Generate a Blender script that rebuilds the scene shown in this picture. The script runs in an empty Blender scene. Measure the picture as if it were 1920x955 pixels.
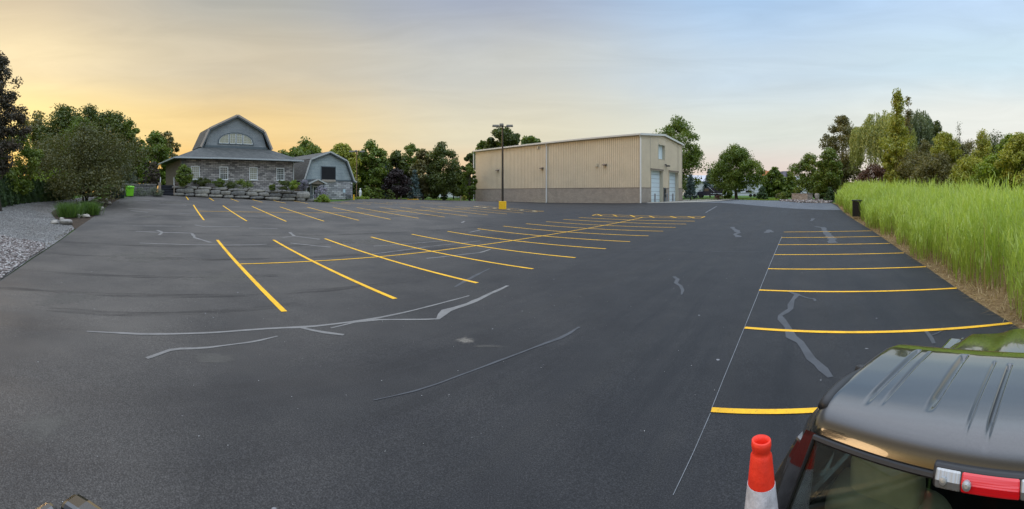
import bpy, math, random
import numpy as np
from mathutils import Vector, Matrix, noise as mnoise
from mathutils.geometry import delaunay_2d_cdt
S = bpy.context.scene
COL = S.collection
PI = math.pi
rnd = random.Random(7)
rg = np.random.default_rng(11)
# ------------------------------------------------------------------ camera model (cylindrical panorama, 788 px per radian of a 1920 px wide picture)
F, YH, CZ = 788.0, 361.0, 2.5
CTRL=[(14.45,19.32,0.221),(10.96,15.03,0.158),(7.47,10.74,0.094),(3.98,6.45,0.038),(-12.84,15.21,0.222),(-9.35,19.5,0.124),(-5.86,23.79,0.076),(-2.37,28.09,0.075),(1.13,32.38,0.094),(4.62,36.67,0.135),(-4.55,7.58,-0.018),(-1.06,11.87,-0.057),(2.43,16.16,-0.033),(5.92,20.45,0.01),(9.41,24.74,0.063),(12.9,29.03,0.129),(-8.7,11.4,0.047),(-5.21,15.69,-0.023),(-1.71,19.98,-0.039),(-26.26,27.8,1.286),(-22.77,32.09,1.132),(-19.28,36.38,1.007),(-15.79,40.67,0.897),(-12.3,44.96,0.821),(-8.81,49.25,0.789),(-17.98,20.16,0.623),(-14.49,24.45,0.477),(-11,28.74,0.403),(-7.51,33.04,0.364),(-4.02,37.33,0.337),(-0.53,41.62,0.331),(-34.48,34.9,2.055),(-30.99,39.19,1.832),(-27.5,43.48,1.646),(-30.87,31.58,1.703),(-27.38,35.87,1.516),(-23.89,40.16,1.333),(10.99,7.22,0.182),(7.06,2.8,0.105),(-18.9,9.83,0.367),(-11.36,4.18,0.066),(-25.9,14.74,0.84),(-30.68,21.56,1.362),(23.91,22.38,0.63),(-1.16,50.64,0.507),(-36.78,28.37,2.149),(-35.58,32.88,2.191),(-30.22,37.94,1.792),(-27.29,41.89,1.516),(-24.17,46.61,1.401),(-23.38,56.34,1.494),(-22.68,66.22,1.39),(-17.08,76.11,1.114),(-8.92,87.55,0.736),(-8.25,95.34,0.557),(20.39,64.87,0.783),(21.62,65,0.848),(33.77,79.09,0.808),(29.27,63.58,0.945),(40.06,66.93,1.263),(42.99,84.72,1.355),(36.75,49.93,1.32),(36.07,44.13,1.415),(35.19,36.92,1.27),(55.2,57.91,1.383),(54.36,77.91,1.415),(-38.2,17.46,1.914),(-31.91,11.74,1.766),(-34.46,21.09,1.68),(7.1,139.82,0.723),(-35.64,104.07,1.383),(-52.19,60.63,1.992),(-65.74,45.59,1.992),(-56.31,20.72,1.967),(52.52,29.02,2.119),(46.47,18.45,2.056),(0,0,0),(0,4,0),(-6,-4,-0.02),(6,-6,0),(-25,-10,0),(25,-12,0.1),(-12,-25,0),(20,-30,0),(0,-60,0.3),(60,-40,0.5),(-60,-40,0.5),(-60,5,0.8),(30,2,0.3),(60,0,0.8),(0,220,1),(0,600,0.8),(84.2,203.3,1),(229.6,554.3,0.8),(155.6,155.6,1),(424.3,424.3,0.8),(203.3,84.2,1),(554.3,229.6,0.8),(220,0,1),(600,0,0.8),(203.3,-84.2,1),(554.3,-229.6,0.8),(155.6,-155.6,1),(424.3,-424.3,0.8),(84.2,-203.3,1),(229.6,-554.3,0.8),(0,-220,1),(0,-600,0.8),(-84.2,-203.3,1),(-229.6,-554.3,0.8),(-155.6,-155.6,1),(-424.3,-424.3,0.8),(-203.3,-84.2,1),(-554.3,-229.6,0.8),(-220,-0,1),(-600,-0,0.8),(-203.3,84.2,1),(-554.3,229.6,0.8),(-155.6,155.6,1),(-424.3,424.3,0.8),(-84.2,203.3,1),(-229.6,554.3,0.8)]
CT = np.array(CTRL, float)
def _tps(r2): return np.where(r2 > 1e-9, r2 * np.log(r2 + 1e-12), 0.0)
def _solve():
    X = CT[:, :2] / 50.0; n = len(X)
    r2 = ((X[:, None] - X[None]) ** 2).sum(-1)
    K = _tps(r2) + np.eye(n) * 0.002
    P = np.hstack([np.ones((n, 1)), X])
    A = np.zeros((n + 3, n + 3)); A[:n, :n] = K; A[:n, n:] = P; A[n:, :n] = P.T
    return np.linalg.solve(A, np.concatenate([CT[:, 2], [0, 0, 0]]))
_W = _solve()
def Gv(x, y):
    """ground height, vectorised"""
    x = np.atleast_1d(np.asarray(x, float)); y = np.atleast_1d(np.asarray(y, float))
    r = np.hypot(x, y); k = np.where(r > 550, 550 / np.maximum(r, 1e-6), 1.0)
    X = np.stack([x * k, y * k], -1) / 50.0
    out = np.empty(len(X)); C = CT[:, :2] / 50.0
    for i in range(0, len(X), 20000):
        q = X[i:i + 20000]
        r2 = ((q[:, None] - C[None]) ** 2).sum(-1)
        out[i:i + 20000] = _tps(r2) @ _W[:-3] + _W[-3] + q @ _W[-2:]
    return out
def G(x, y): return float(Gv(x, y)[0])
def az(px): return (px - 960.0) / F
def pt(px, py, d):
    t = az(px); return Vector((d * math.sin(t), d * math.cos(t), CZ - (py - YH) / F * d))
def gd(px, d):
    t = az(px); x, y = d * math.sin(t), d * math.cos(t); return Vector((x, y, G(x, y)))
_D = 2.0 * 1.012 ** np.arange(0, 400)
def gp(px, py):
    """point of the ground seen at a place in the picture"""
    t = az(px); z = Gv(_D * math.sin(t), _D * math.cos(t))
    yy = YH + F * (CZ - z) / _D
    k = np.nonzero(yy < py)[0]
    if len(k) == 0 or k[0] == 0: d = _D[0] if len(k) else _D[-1]
    else:
        i = k[0]; f = (yy[i - 1] - py) / (yy[i - 1] - yy[i]); d = _D[i - 1] + f * (_D[i] - _D[i - 1])
    return gd(px, float(d))
# ------------------------------------------------------------------ materials
def lin(c): return tuple((v / 12.92 if v <= .04045 else ((v + .055) / 1.055) ** 2.4) for v in c)
def srgb(r, g, b): return lin((r / 255, g / 255, b / 255)) + (1,)
_M = {}
class NT:
    def __init__(s, name):
        s.m = bpy.data.materials.new(name); s.m.use_nodes = True; s.t = s.m.node_tree; s.t.nodes.clear()
        s.out = s.n('ShaderNodeOutputMaterial')
    def n(s, typ, **kw):
        nd = s.t.nodes.new(typ)
        for k, v in kw.items():
            if k.startswith('i_'):
                k2 = k[2:]; k2 = int(k2) if k2.isdigit() else k2.replace('_', ' ')
                nd.inputs[k2].default_value = v
            else: setattr(nd, k, v)
        return nd
    def l(s, a, b): s.t.links.new(a, b)
    def coord(s, scale=(1, 1, 1), kind='Object', rot=(0, 0, 0)):
        tc = s.n('ShaderNodeTexCoord'); mp = s.n('ShaderNodeMapping')
        mp.inputs['Scale'].default_value = scale
        if any(rot):
            m0 = s.n('ShaderNodeMapping'); m0.inputs['Rotation'].default_value = rot; s.l(tc.outputs[kind], m0.inputs['Vector']); s.l(m0.outputs['Vector'], mp.inputs['Vector'])
        else: s.l(tc.outputs[kind], mp.inputs['Vector'])
        return mp.outputs['Vector']
    def noise(s, vec, scale, detail=4, rough=.6):
        n = s.n('ShaderNodeTexNoise'); n.inputs['Scale'].default_value = scale; n.inputs['Detail'].default_value = detail; n.inputs['Roughness'].default_value = rough
        s.l(vec, n.inputs['Vector']); return n.outputs['Fac']
    def ramp(s, fac, stops, interp='LINEAR'):
        r = s.n('ShaderNodeValToRGB'); r.color_ramp.interpolation = interp
        el = r.color_ramp.elements
        while len(el) < len(stops): el.new(.5)
        for e, (p, c) in zip(el, stops):
            e.position = p; e.color = tuple(c) if len(c) == 4 else tuple(c) + (1,)
        s.l(fac, r.inputs['Fac']); return r.outputs['Color']
    def mix(s, a, b, fac, mode='MIX'):
        m = s.n('ShaderNodeMix', data_type='RGBA', blend_type=mode)
        for v, k in ((fac, 0), (a, 6), (b, 7)):
            if hasattr(v, 'is_output'): s.l(v, m.inputs[k])
            else: m.inputs[k].default_value = v
        return m.outputs[2]
    def math(s, op, a, b=0.0, clamp=False):
        m = s.n('ShaderNodeMath', operation=op, use_clamp=clamp)
        for v, k in ((a, 0), (b, 1)):
            if hasattr(v, 'is_output'): s.l(v, m.inputs[k])
            else: m.inputs[k].default_value = v
        return m.outputs[0]
    def bump(s, h, strength, dist=.02):
        b = s.n('ShaderNodeBump'); b.inputs['Strength'].default_value = strength; b.inputs['Distance'].default_value = dist
        s.l(h, b.inputs['Height']); return b.outputs['Normal']
    def princ(s, color, rough=.8, metal=0.0, spec=.5, normal=None, **kw):
        p = s.n('ShaderNodeBsdfPrincipled')
        for v, k in ((color, 'Base Color'), (rough, 'Roughness'), (metal, 'Metallic'), (spec, 'Specular IOR Level')):
            if hasattr(v, 'is_output'): s.l(v, p.inputs[k])
            else: p.inputs[k].default_value = v
        for k, v in kw.items(): p.inputs[k.replace('_', ' ')].default_value = v
        if normal: s.l(normal, p.inputs['Normal'])
        s.l(p.outputs[0], s.out.inputs[0]); return p
def c4(c): return tuple(c) + (1,) if len(c) == 3 else c
def sc(c, k): return tuple(min(1, v * k) for v in c[:3]) + (1,)
def mat(name, col, rough=.75, metal=0., spec=.4, var=.18, vs=3., bump=0., bs=30., **kw):
    if name in _M: return _M[name]
    t = NT(name); col = c4(col); v = t.coord()
    f = t.noise(v, vs, 5); c = t.ramp(f, [(.3, sc(col, 1 - var)), (.7, sc(col, 1 + var))])
    f2 = t.noise(v, vs * 9, 3); c = t.mix(c, t.ramp(f2, [(.3, sc((.85, .85, .85), 1)), (.7, (1, 1, 1, 1))]), .5, 'MULTIPLY')
    nm = t.bump(t.noise(v, bs, 4), bump) if bump else None
    t.princ(c, rough, metal, spec, nm, **kw); _M[name] = t.m; return t.m
def leafmat(name, c1, c2, c3, trans=.35):
    if name in _M: return _M[name]
    t = NT(name)
    a = t.n('ShaderNodeAttribute', attribute_name='tone')
    c = t.ramp(a.outputs['Fac'], [(0, c4(c1)), (.5, c4(c2)), (1, c4(c3))])
    d = t.n('ShaderNodeBsdfDiffuse'); tr = t.n('ShaderNodeBsdfTranslucent'); mx = t.n('ShaderNodeMixShader', i_0=trans)
    t.l(c, d.inputs[0]); t.l(t.mix(c, (1.0, 1.0, .55, 1), 1.0, 'MULTIPLY'), tr.inputs[0]); t.l(d.outputs[0], mx.inputs[1]); t.l(tr.outputs[0], mx.inputs[2])
    g = t.n('ShaderNodeBsdfGlossy', i_Roughness=.45); g.inputs[0].default_value = (.8, .85, .8, 1); m2 = t.n('ShaderNodeMixShader', i_0=.04)
    t.l(mx.outputs[0], m2.inputs[1]); t.l(g.outputs[0], m2.inputs[2]); t.l(m2.outputs[0], t.out.inputs[0])
    _M[name] = t.m; return t.m
def wallvec(t):
    """texture vector that lies in the face of an axis aligned wall: (x + y, z)"""
    tc = t.n('ShaderNodeTexCoord'); sp = t.n('ShaderNodeSeparateXYZ'); cb = t.n('ShaderNodeCombineXYZ')
    t.l(tc.outputs['Object'], sp.inputs[0])
    t.l(t.math('ADD', sp.outputs[0], sp.outputs[1]), cb.inputs[0]); t.l(sp.outputs[2], cb.inputs[1])
    return cb.outputs[0]
def brickmat(name, c1, c2, mortar, bw, bh, ms=.02, distort=0., bump=.5, rough=.85, contrast=None, off=.5, sq=1.0):
    if name in _M: return _M[name]
    t = NT(name); v = wallvec(t)
    if distort:
        n = t.n('ShaderNodeTexNoise', i_Scale=1.3); t.l(v, n.inputs['Vector'])
        ad = t.n('ShaderNodeVectorMath', operation='MULTIPLY_ADD'); t.l(n.outputs['Color'], ad.inputs[0]); ad.inputs[1].default_value = (distort,) * 3; t.l(v, ad.inputs[2]); v2 = ad.outputs[0]
    else: v2 = v
    b = t.n('ShaderNodeTexBrick', offset=off, squash=sq, squash_frequency=2)
    b.inputs['Scale'].default_value = 1; b.inputs['Brick Width'].default_value = bw; b.inputs['Row Height'].default_value = bh
    b.inputs['Mortar Size'].default_value = ms; b.inputs['Mortar Smooth'].default_value = .1; b.inputs['Bias'].default_value = 0
    b.inputs['Color1'].default_value = c4(c1); b.inputs['Color2'].default_value = c4(c2); b.inputs['Mortar'].default_value = c4(mortar)
    t.l(v2, b.inputs['Vector'])
    n2 = t.noise(v, 9, 5); c = t.mix(b.outputs['Color'], t.ramp(n2, [(.3, (.65, .65, .65, 1)), (.7, (1.2, 1.2, 1.2, 1))]), .7, 'MULTIPLY')
    n3 = t.noise(v, .9, 3); c = t.mix(c, t.ramp(n3, [(.3, (.8, .8, .82, 1)), (.7, (1.1, 1.08, 1.05, 1))]), .8, 'MULTIPLY')
    h = t.math('SUBTRACT', t.math('MULTIPLY', n2, .35), b.outputs['Fac'])
    t.princ(c, rough, 0, .3, t.bump(h, bump, .03)); _M[name] = t.m; return t.m
# ------------------------------------------------------------------ objects
def tag(o, label=None, cat=None, group=None, kind=None):
    if label: o['label'] = label
    if cat: o['category'] = cat
    if group: o['group'] = group
    if kind: o['kind'] = kind
    return o
def empty(name, loc, rz=0., label=None, cat=None, group=None):
    o = bpy.data.objects.new(name, None); COL.objects.link(o); o.location = loc; o.rotation_euler = (0, 0, rz); o.empty_display_size = .2
    return tag(o, label, cat, group)
class MB:
    def __init__(s): s.v = []; s.f = []
    def add(s, vs, fs):
        k = len(s.v); s.v += [tuple(p) for p in vs]; s.f += [tuple(i + k for i in f) for f in fs]; return s
    def box(s, x0, x1, y0, y1, z0, z1, m=None):
        vs = [Vector((x, y, z)) for z in (z0, z1) for y in (y0, y1) for x in (x0, x1)]
        if m: vs = [m @ v for v in vs]
        return s.add(vs, [(0, 2, 3, 1), (4, 5, 7, 6), (0, 1, 5, 4), (2, 6, 7, 3), (0, 4, 6, 2), (1, 3, 7, 5)])
    def prism(s, poly, d, axis='y', o=0.):
        """extrude polygon (a, b) along an axis from o to o + d"""
        def P(a, b, t): return {'y': (a, t, b), 'x': (t, a, b), 'z': (a, b, t)}[axis]
        n = len(poly); vs = [P(a, b, o) for a, b in poly] + [P(a, b, o + d) for a, b in poly]
        return s.add(vs, [tuple(range(n)), tuple(range(2 * n - 1, n - 1, -1))] + [(i, (i + 1) % n, (i + 1) % n + n, i + n) for i in range(n)])
    def tube(s, pts, rad, n=8, cap=True):
        pts = [Vector(p) for p in pts]
        if not hasattr(rad, '__len__'): rad = [rad] * len(pts)
        k = len(s.v); up = Vector((0, 0, 1)); prev = None
        for i, p in enumerate(pts):
            d = (pts[min(i + 1, len(pts) - 1)] - pts[max(i - 1, 0)]).normalized()
            a = (prev - d * prev.dot(d)) if prev is not None else d.cross(Vector((.3, .9, .1)) if abs(d.z) > .9 else up)
            a.normalize(); prev = a; b = d.cross(a)
            for j in range(n):
                t = 2 * PI * j / n; s.v.append(tuple(p + (a * math.cos(t) + b * math.sin(t)) * rad[i]))
        for i in range(len(pts) - 1):
            for j in range(n): s.f.append((k + i * n + j, k + i * n + (j + 1) % n, k + (i + 1) * n + (j + 1) % n, k + (i + 1) * n + j))
        if cap: s.f.append(tuple(range(k + n - 1, k - 1, -1))); e = k + (len(pts) - 1) * n; s.f.append(tuple(range(e, e + n)))
        return s
    def lathe(s, prof, c=(0, 0, 0), n=20, m=None):
        k = len(s.v)
        for r, z in prof:
            for j in range(n):
                t = 2 * PI * j / n; p = Vector((c[0] + r * math.cos(t), c[1] + r * math.sin(t), c[2] + z)); s.v.append(tuple(m @ p if m else p))
        for i in range(len(prof) - 1):
            for j in range(n): s.f.append((k + i * n + j, k + i * n + (j + 1) % n, k + (i + 1) * n + (j + 1) % n, k + (i + 1) * n + j))
        s.f.append(tuple(range(k + n - 1, k - 1, -1))); e = k + (len(prof) - 1) * n; s.f.append(tuple(range(e, e + n))); return s
    def build(s, name, m, parent=None, smooth=False, bevel=0., seg=2, **tg):
        me = bpy.data.meshes.new(name); me.from_pydata(s.v, [], s.f); me.validate(); me.update()
        import bmesh
        bm = bmesh.new(); bm.from_mesh(me); bmesh.ops.recalc_face_normals(bm, faces=bm.faces); bm.to_mesh(me); bm.free()
        return link(name, me, m, parent, smooth, bevel, seg, **tg)
def link(name, me, m, parent=None, smooth=False, bevel=0., seg=2, **tg):
    o = bpy.data.objects.new(name, me); COL.objects.link(o)
    if m: me.materials.append(m)
    if smooth: me.shade_smooth()
    if parent is not None: o.parent = parent
    if bevel:
        b = o.modifiers.new('bevel', 'BEVEL'); b.width = bevel; b.segments = seg; b.limit_method = 'ANGLE'; b.angle_limit = .6
    return tag(o, **tg)
def npmesh(name, V, Q, tone=None):
    """mesh from numpy arrays of vertices and quads (or triangles), with an optional tone per face"""
    me = bpy.data.meshes.new(name); V = np.asarray(V, np.float32).reshape(-1, 3); Q = np.asarray(Q, np.int32); k = Q.shape[1]
    me.vertices.add(len(V)); me.vertices.foreach_set('co', V.ravel())
    me.loops.add(Q.size); me.loops.foreach_set('vertex_index', Q.ravel())
    me.polygons.add(len(Q)); me.polygons.foreach_set('loop_start', np.arange(0, Q.size, k, dtype=np.int32)); me.polygons.foreach_set('loop_total', np.full(len(Q), k, np.int32))
    if tone is not None:
        a = me.attributes.new('tone', 'FLOAT', 'FACE'); a.data.foreach_set('value', np.clip(tone, 0, 1).astype(np.float32))
    me.update(calc_edges=True); return me
def copy_tree(o, parent=None):
    c = o.copy(); COL.objects.link(c); c.parent = parent
    for ch in list(o.children): copy_tree(ch, c)
    return c
def inside(poly, x, y):
    n = len(poly); r = np.zeros(len(x), bool); j = n - 1
    for i in range(n):
        xi, yi = poly[i]; xj, yj = poly[j]
        r ^= ((yi > y) != (yj > y)) & (x < (xj - xi) * (y - yi) / (yj - yi + 1e-12) + xi); j = i
    return r
def sheet(name, poly, lift, m, step=1.5, thick=0., parent=None, **tg):
    """polygon draped over the ground; thick gives it a visible edge"""
    P = [Vector((p[0], p[1])) for p in poly]; dense = []
    for i, a in enumerate(P):
        b = P[(i + 1) % len(P)]; k = max(1, int((b - a).length / step))
        dense += [a.lerp(b, q / k) for q in range(k)]
    xs = [p.x for p in dense]; ys = [p.y for p in dense]
    gx, gy = np.meshgrid(np.arange(min(xs) + step * .5, max(xs), step), np.arange(min(ys) + step * .5, max(ys), step)); gx = gx.ravel(); gy = gy.ravel()
    r = np.random.default_rng(3); gx = gx + r.uniform(-.2, .2, len(gx)) * step; gy = gy + r.uniform(-.2, .2, len(gy)) * step
    ok = inside([(p.x, p.y) for p in dense], gx, gy)
    n = len(dense); pts = dense + [Vector((a, b)) for a, b in zip(gx[ok], gy[ok])]
    vs, es, fs, *_ = delaunay_2d_cdt(pts, [(i, (i + 1) % n) for i in range(n)], [tuple(range(n))], 1, 1e-5)
    z = Gv([v.x for v in vs], [v.y for v in vs]) + lift
    mb = MB(); mb.v = [(v.x, v.y, float(q)) for v, q in zip(vs, z)]; mb.f = [tuple(f) for f in fs]
    if thick:
        k = len(mb.v)
        for v in dense: mb.v.append((v.x, v.y, G(v.x, v.y) + lift + .0005)); mb.v.append((v.x, v.y, G(v.x, v.y) + lift - thick))
        for i in range(n):
            j = (i + 1) % n; mb.f.append((k + 2 * i, k + 2 * j, k + 2 * j + 1, k + 2 * i + 1))
    me = bpy.data.meshes.new(name); me.from_pydata(mb.v, [], mb.f); me.update()
    for pl in me.polygons:
        if abs(pl.normal.z) > .3 and pl.normal.z < 0: pl.flip()
    me.update()
    return link(name, me, m, parent, False, **tg)
def strip(name, pts, width, m, lift=.008, parent=None, step=.6, wob=0., **tg):
    """painted or sealed line that follows the ground"""
    P = [Vector((p[0], p[1])) for p in pts]; W = list(width) if hasattr(width, '__len__') else [width] * len(P)
    if 0 < wob <= .035 and len(P) > 2:                  # round the corners
        for _ in range(1):
            Q = [P[0]]; WQ = [W[0]]
            for i in range(len(P) - 1): Q += [P[i].lerp(P[i + 1], .25), P[i].lerp(P[i + 1], .75)]; WQ += [W[i] * .75 + W[i + 1] * .25, W[i] * .25 + W[i + 1] * .75]
            P = Q + [P[-1]]; W = WQ + [W[-1]]
    C = []; Wd = []
    for i in range(len(P) - 1):
        k = max(1, int((P[i + 1] - P[i]).length / step))
        for q in range(k): C.append(P[i].lerp(P[i + 1], q / k)); Wd.append(W[i] + (W[i + 1] - W[i]) * q / k)
    C.append(P[-1]); Wd.append(W[-1]); mb = MB()
    if wob:
        C = [c + Vector((mnoise.noise((c.x * 1.3, c.y * 1.3, 3)), mnoise.noise((c.x * 1.3, c.y * 1.3, 9)))) * wob for c in C]
        Wd = [w * (1 + .5 * mnoise.noise((c.x * 2, c.y * 2, 5)) + .5 * mnoise.noise((c.x * 7, c.y * 7, 2))) for w, c in zip(Wd, C)]
    n = len(C); L = []; R = []
    for i, c in enumerate(C):
        d = (C[min(i + 1, n - 1)] - C[max(i - 1, 0)]).normalized(); q = Vector((-d.y, d.x)) * Wd[i] * .5; L.append(c + q); R.append(c - q)
    z = Gv([p.x for p in L + R], [p.y for p in L + R]) + lift
    mb.v = [(p.x, p.y, float(h)) for p, h in zip(L + R, z)]; mb.f = [(n + i, n + i + 1, i + 1, i) for i in range(n - 1)]
    me = bpy.data.meshes.new(name); me.from_pydata(mb.v, [], mb.f); me.update()
    return link(name, me, m, parent, **tg)
# ------------------------------------------------------------------ world, sun, camera
SUN_AZ, SUN_EL = -1.24, math.radians(5)          # the glow stands low at the left edge of the picture
def make_world():
    w = bpy.data.worlds.new('World'); S.world = w; w.use_nodes = True; nt = w.node_tree; nt.nodes.clear()
    N = nt.nodes.new; L = nt.links.new
    tc = N('ShaderNodeTexCoord'); sp = N('ShaderNodeSeparateXYZ'); L(tc.outputs['Generated'], sp.inputs[0])
    def M(op, a, b=0., clamp=False):
        m = N('ShaderNodeMath'); m.operation = op; m.use_clamp = clamp
        for v, k in ((a, 0), (b, 1)):
            if hasattr(v, 'is_output'): L(v, m.inputs[k])
            else: m.inputs[k].default_value = v
        return m.outputs[0]
    # cosine of the azimuth away from the sun
    hl = M('MAXIMUM', M('SQRT', M('ADD', M('MULTIPLY', sp.outputs[0], sp.outputs[0]), M('MULTIPLY', sp.outputs[1], sp.outputs[1]))), 1e-4)
    ca = M('DIVIDE', M('ADD', M('MULTIPLY', sp.outputs[0], math.sin(SUN_AZ)), M('MULTIPLY', sp.outputs[1], math.cos(SUN_AZ))), hl)
    al = M('ARCCOSINE', M('MINIMUM', M('MAXIMUM', ca, -1.), 1.))
    # thin cirrus: noise stretched along the sky, slightly slanted
    mp = N('ShaderNodeMapping'); mp.inputs['Scale'].default_value = (1.5, 2.4, 15.); mp.inputs['Rotation'].default_value = (.16, -.30, .2)
    L(tc.outputs['Generated'], mp.inputs['Vector'])
    nz = N('ShaderNodeTexNoise'); nz.inputs['Scale'].default_value = 1.5; nz.inputs['Detail'].default_value = 7; nz.inputs['Roughness'].default_value = .6; nz.inputs['Distortion'].default_value = .8
    L(mp.outputs[0], nz.inputs['Vector'])
    mp2 = N('ShaderNodeMapping'); mp2.inputs['Scale'].default_value = (.9, .9, 3.); L(tc.outputs['Generated'], mp2.inputs['Vector'])
    nz2 = N('ShaderNodeTexNoise'); nz2.inputs['Scale'].default_value = 1.6; nz2.inputs['Detail'].default_value = 3; L(mp2.outputs[0], nz2.inputs['Vector'])
    zz = M('ADD', sp.outputs[2], M('MULTIPLY', M('SUBTRACT', nz2.outputs['Fac'], .5), .10))
    def ramp(stops):
        r = N('ShaderNodeValToRGB'); r.color_ramp.interpolation = 'EASE'; el = r.color_ramp.elements
        while len(el) < len(stops): el.new(.5)
        for e, (p, c) in zip(el, stops): e.position = p; e.color = srgb(*c)[:3] + (1,)
        L(zz, r.inputs[0]); return r.outputs[0]
    UP = (220, 230, 248)
    cols = [
        ramp([(0, (255, 205, 120)), (.06, (255, 208, 118)), (.15, (255, 228, 152)), (.29, (246, 226, 182)), (.44, (214, 197, 168)), (.7, (200, 210, 228)), (1, UP)]),
        ramp([(0, (242, 190, 118)), (.05, (250, 200, 118)), (.15, (240, 209, 148)), (.29, (208, 196, 172)), (.44, (174, 174, 168)), (.7, (195, 208, 228)), (1, UP)]),
        ramp([(0, (232, 200, 165)), (.05, (234, 205, 168)), (.15, (224, 216, 190)), (.29, (200, 201, 196)), (.44, (164, 174, 194)), (.7, (205, 215, 230)), (1, UP)]),
        ramp([(0, (228, 205, 205)), (.04, (230, 214, 205)), (.15, (221, 226, 218)), (.29, (200, 217, 230)), (.44, (172, 202, 235)), (.7, (205, 218, 235)), (1, UP)]),
        ramp([(0, (236, 222, 216)), (.04, (240, 230, 220)), (.15, (232, 234, 228)), (.29, (204, 226, 238)), (.44, (192, 217, 245)), (.7, (205, 220, 238)), (1, UP)])]
    cur = cols[0]
    for i in range(1, 5):
        mr = N('ShaderNodeMapRange'); mr.interpolation_type = 'SMOOTHSTEP'; mr.inputs['From Min'].default_value = (i - 1) * .6; mr.inputs['From Max'].default_value = i * .6
        L(al, mr.inputs['Value']); mx = N('ShaderNodeMix'); mx.data_type = 'RGBA'; L(mr.outputs[0], mx.inputs[0]); L(cur, mx.inputs[6]); L(cols[i], mx.inputs[7]); cur = mx.outputs[2]
    st = M('ADD', .87, M('MULTIPLY', nz.outputs['Fac'], .27))
    vm = N('ShaderNodeVectorMath'); vm.operation = 'SCALE'; L(cur, vm.inputs[0]); L(st, vm.inputs['Scale'])
    # unseen upper sky made brighter than real dusk, bluish white, to light the ground
    hi = N('ShaderNodeMapRange'); hi.interpolation_type = 'SMOOTHSTEP'; hi.inputs['From Min'].default_value = .44; hi.inputs['From Max'].default_value = .85; hi.inputs['To Min'].default_value = 1; hi.inputs['To Max'].default_value = SKY_UP
    L(sp.outputs[2], hi.inputs['Value'])
    v2 = N('ShaderNodeVectorMath'); v2.operation = 'SCALE'; L(vm.outputs[0], v2.inputs[0]); L(hi.outputs[0], v2.inputs['Scale'])
    sky = N('ShaderNodeTexSky'); sky.sky_type = 'NISHITA'; sky.sun_disc = False; sky.sun_elevation = SUN_EL; sky.sun_rotation = SUN_AZ; sky.dust_density = 2.
    bg1 = N('ShaderNodeBackground'); L(sky.outputs[0], bg1.inputs[0]); bg1.inputs[1].default_value = .05
    bg2 = N('ShaderNodeBackground'); L(v2.outputs[0], bg2.inputs[0]); bg2.inputs[1].default_value = 1.10
    ms = N('ShaderNodeMixShader'); ms.inputs[0].default_value = .88; L(bg1.outputs[0], ms.inputs[1]); L(bg2.outputs[0], ms.inputs[2])
    out = N('ShaderNodeOutputWorld'); L(ms.outputs[0], out.inputs[0])
SKY_UP = 3.0
make_world()
sl = bpy.data.lights.new('sun', 'SUN'); sl.energy = 1.0; sl.angle = math.radians(22); sl.color = (1.0, .66, .36)
so = bpy.data.objects.new('sun', sl); COL.objects.link(so)
sd = Vector((math.sin(SUN_AZ) * math.cos(SUN_EL), math.cos(SUN_AZ) * math.cos(SUN_EL), math.sin(SUN_EL)))
so.rotation_euler = sd.to_track_quat('Z', 'Y').to_euler(); so.location = (-40, 15, 30)
cam = bpy.data.cameras.new('camera'); co = bpy.data.objects.new('camera', cam); COL.objects.link(co); S.camera = co
co.location = (0, 0, CZ); co.rotation_euler = (PI / 2, 0, 0)
cam.type = 'PANO'; cam.panorama_type = 'CENTRAL_CYLINDRICAL'
cam.central_cylindrical_range_u_min = -960 / F; cam.central_cylindrical_range_u_max = 960 / F
cam.central_cylindrical_range_v_min = -(955 - YH) / F; cam.central_cylindrical_range_v_max = YH / F
cam.central_cylindrical_radius = 1.0
cam.clip_start = .05; cam.clip_end = 6000
S.view_settings.view_transform = 'Standard'; S.view_settings.look = 'None'; S.view_settings.exposure = .07; S.view_settings.gamma = 1; S.view_settings.use_curve_mapping = False
S.render.engine = 'CYCLES'; S.cycles.use_denoising = True; S.cycles.max_bounces = 6; S.cycles.transparent_max_bounces = 8
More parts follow.
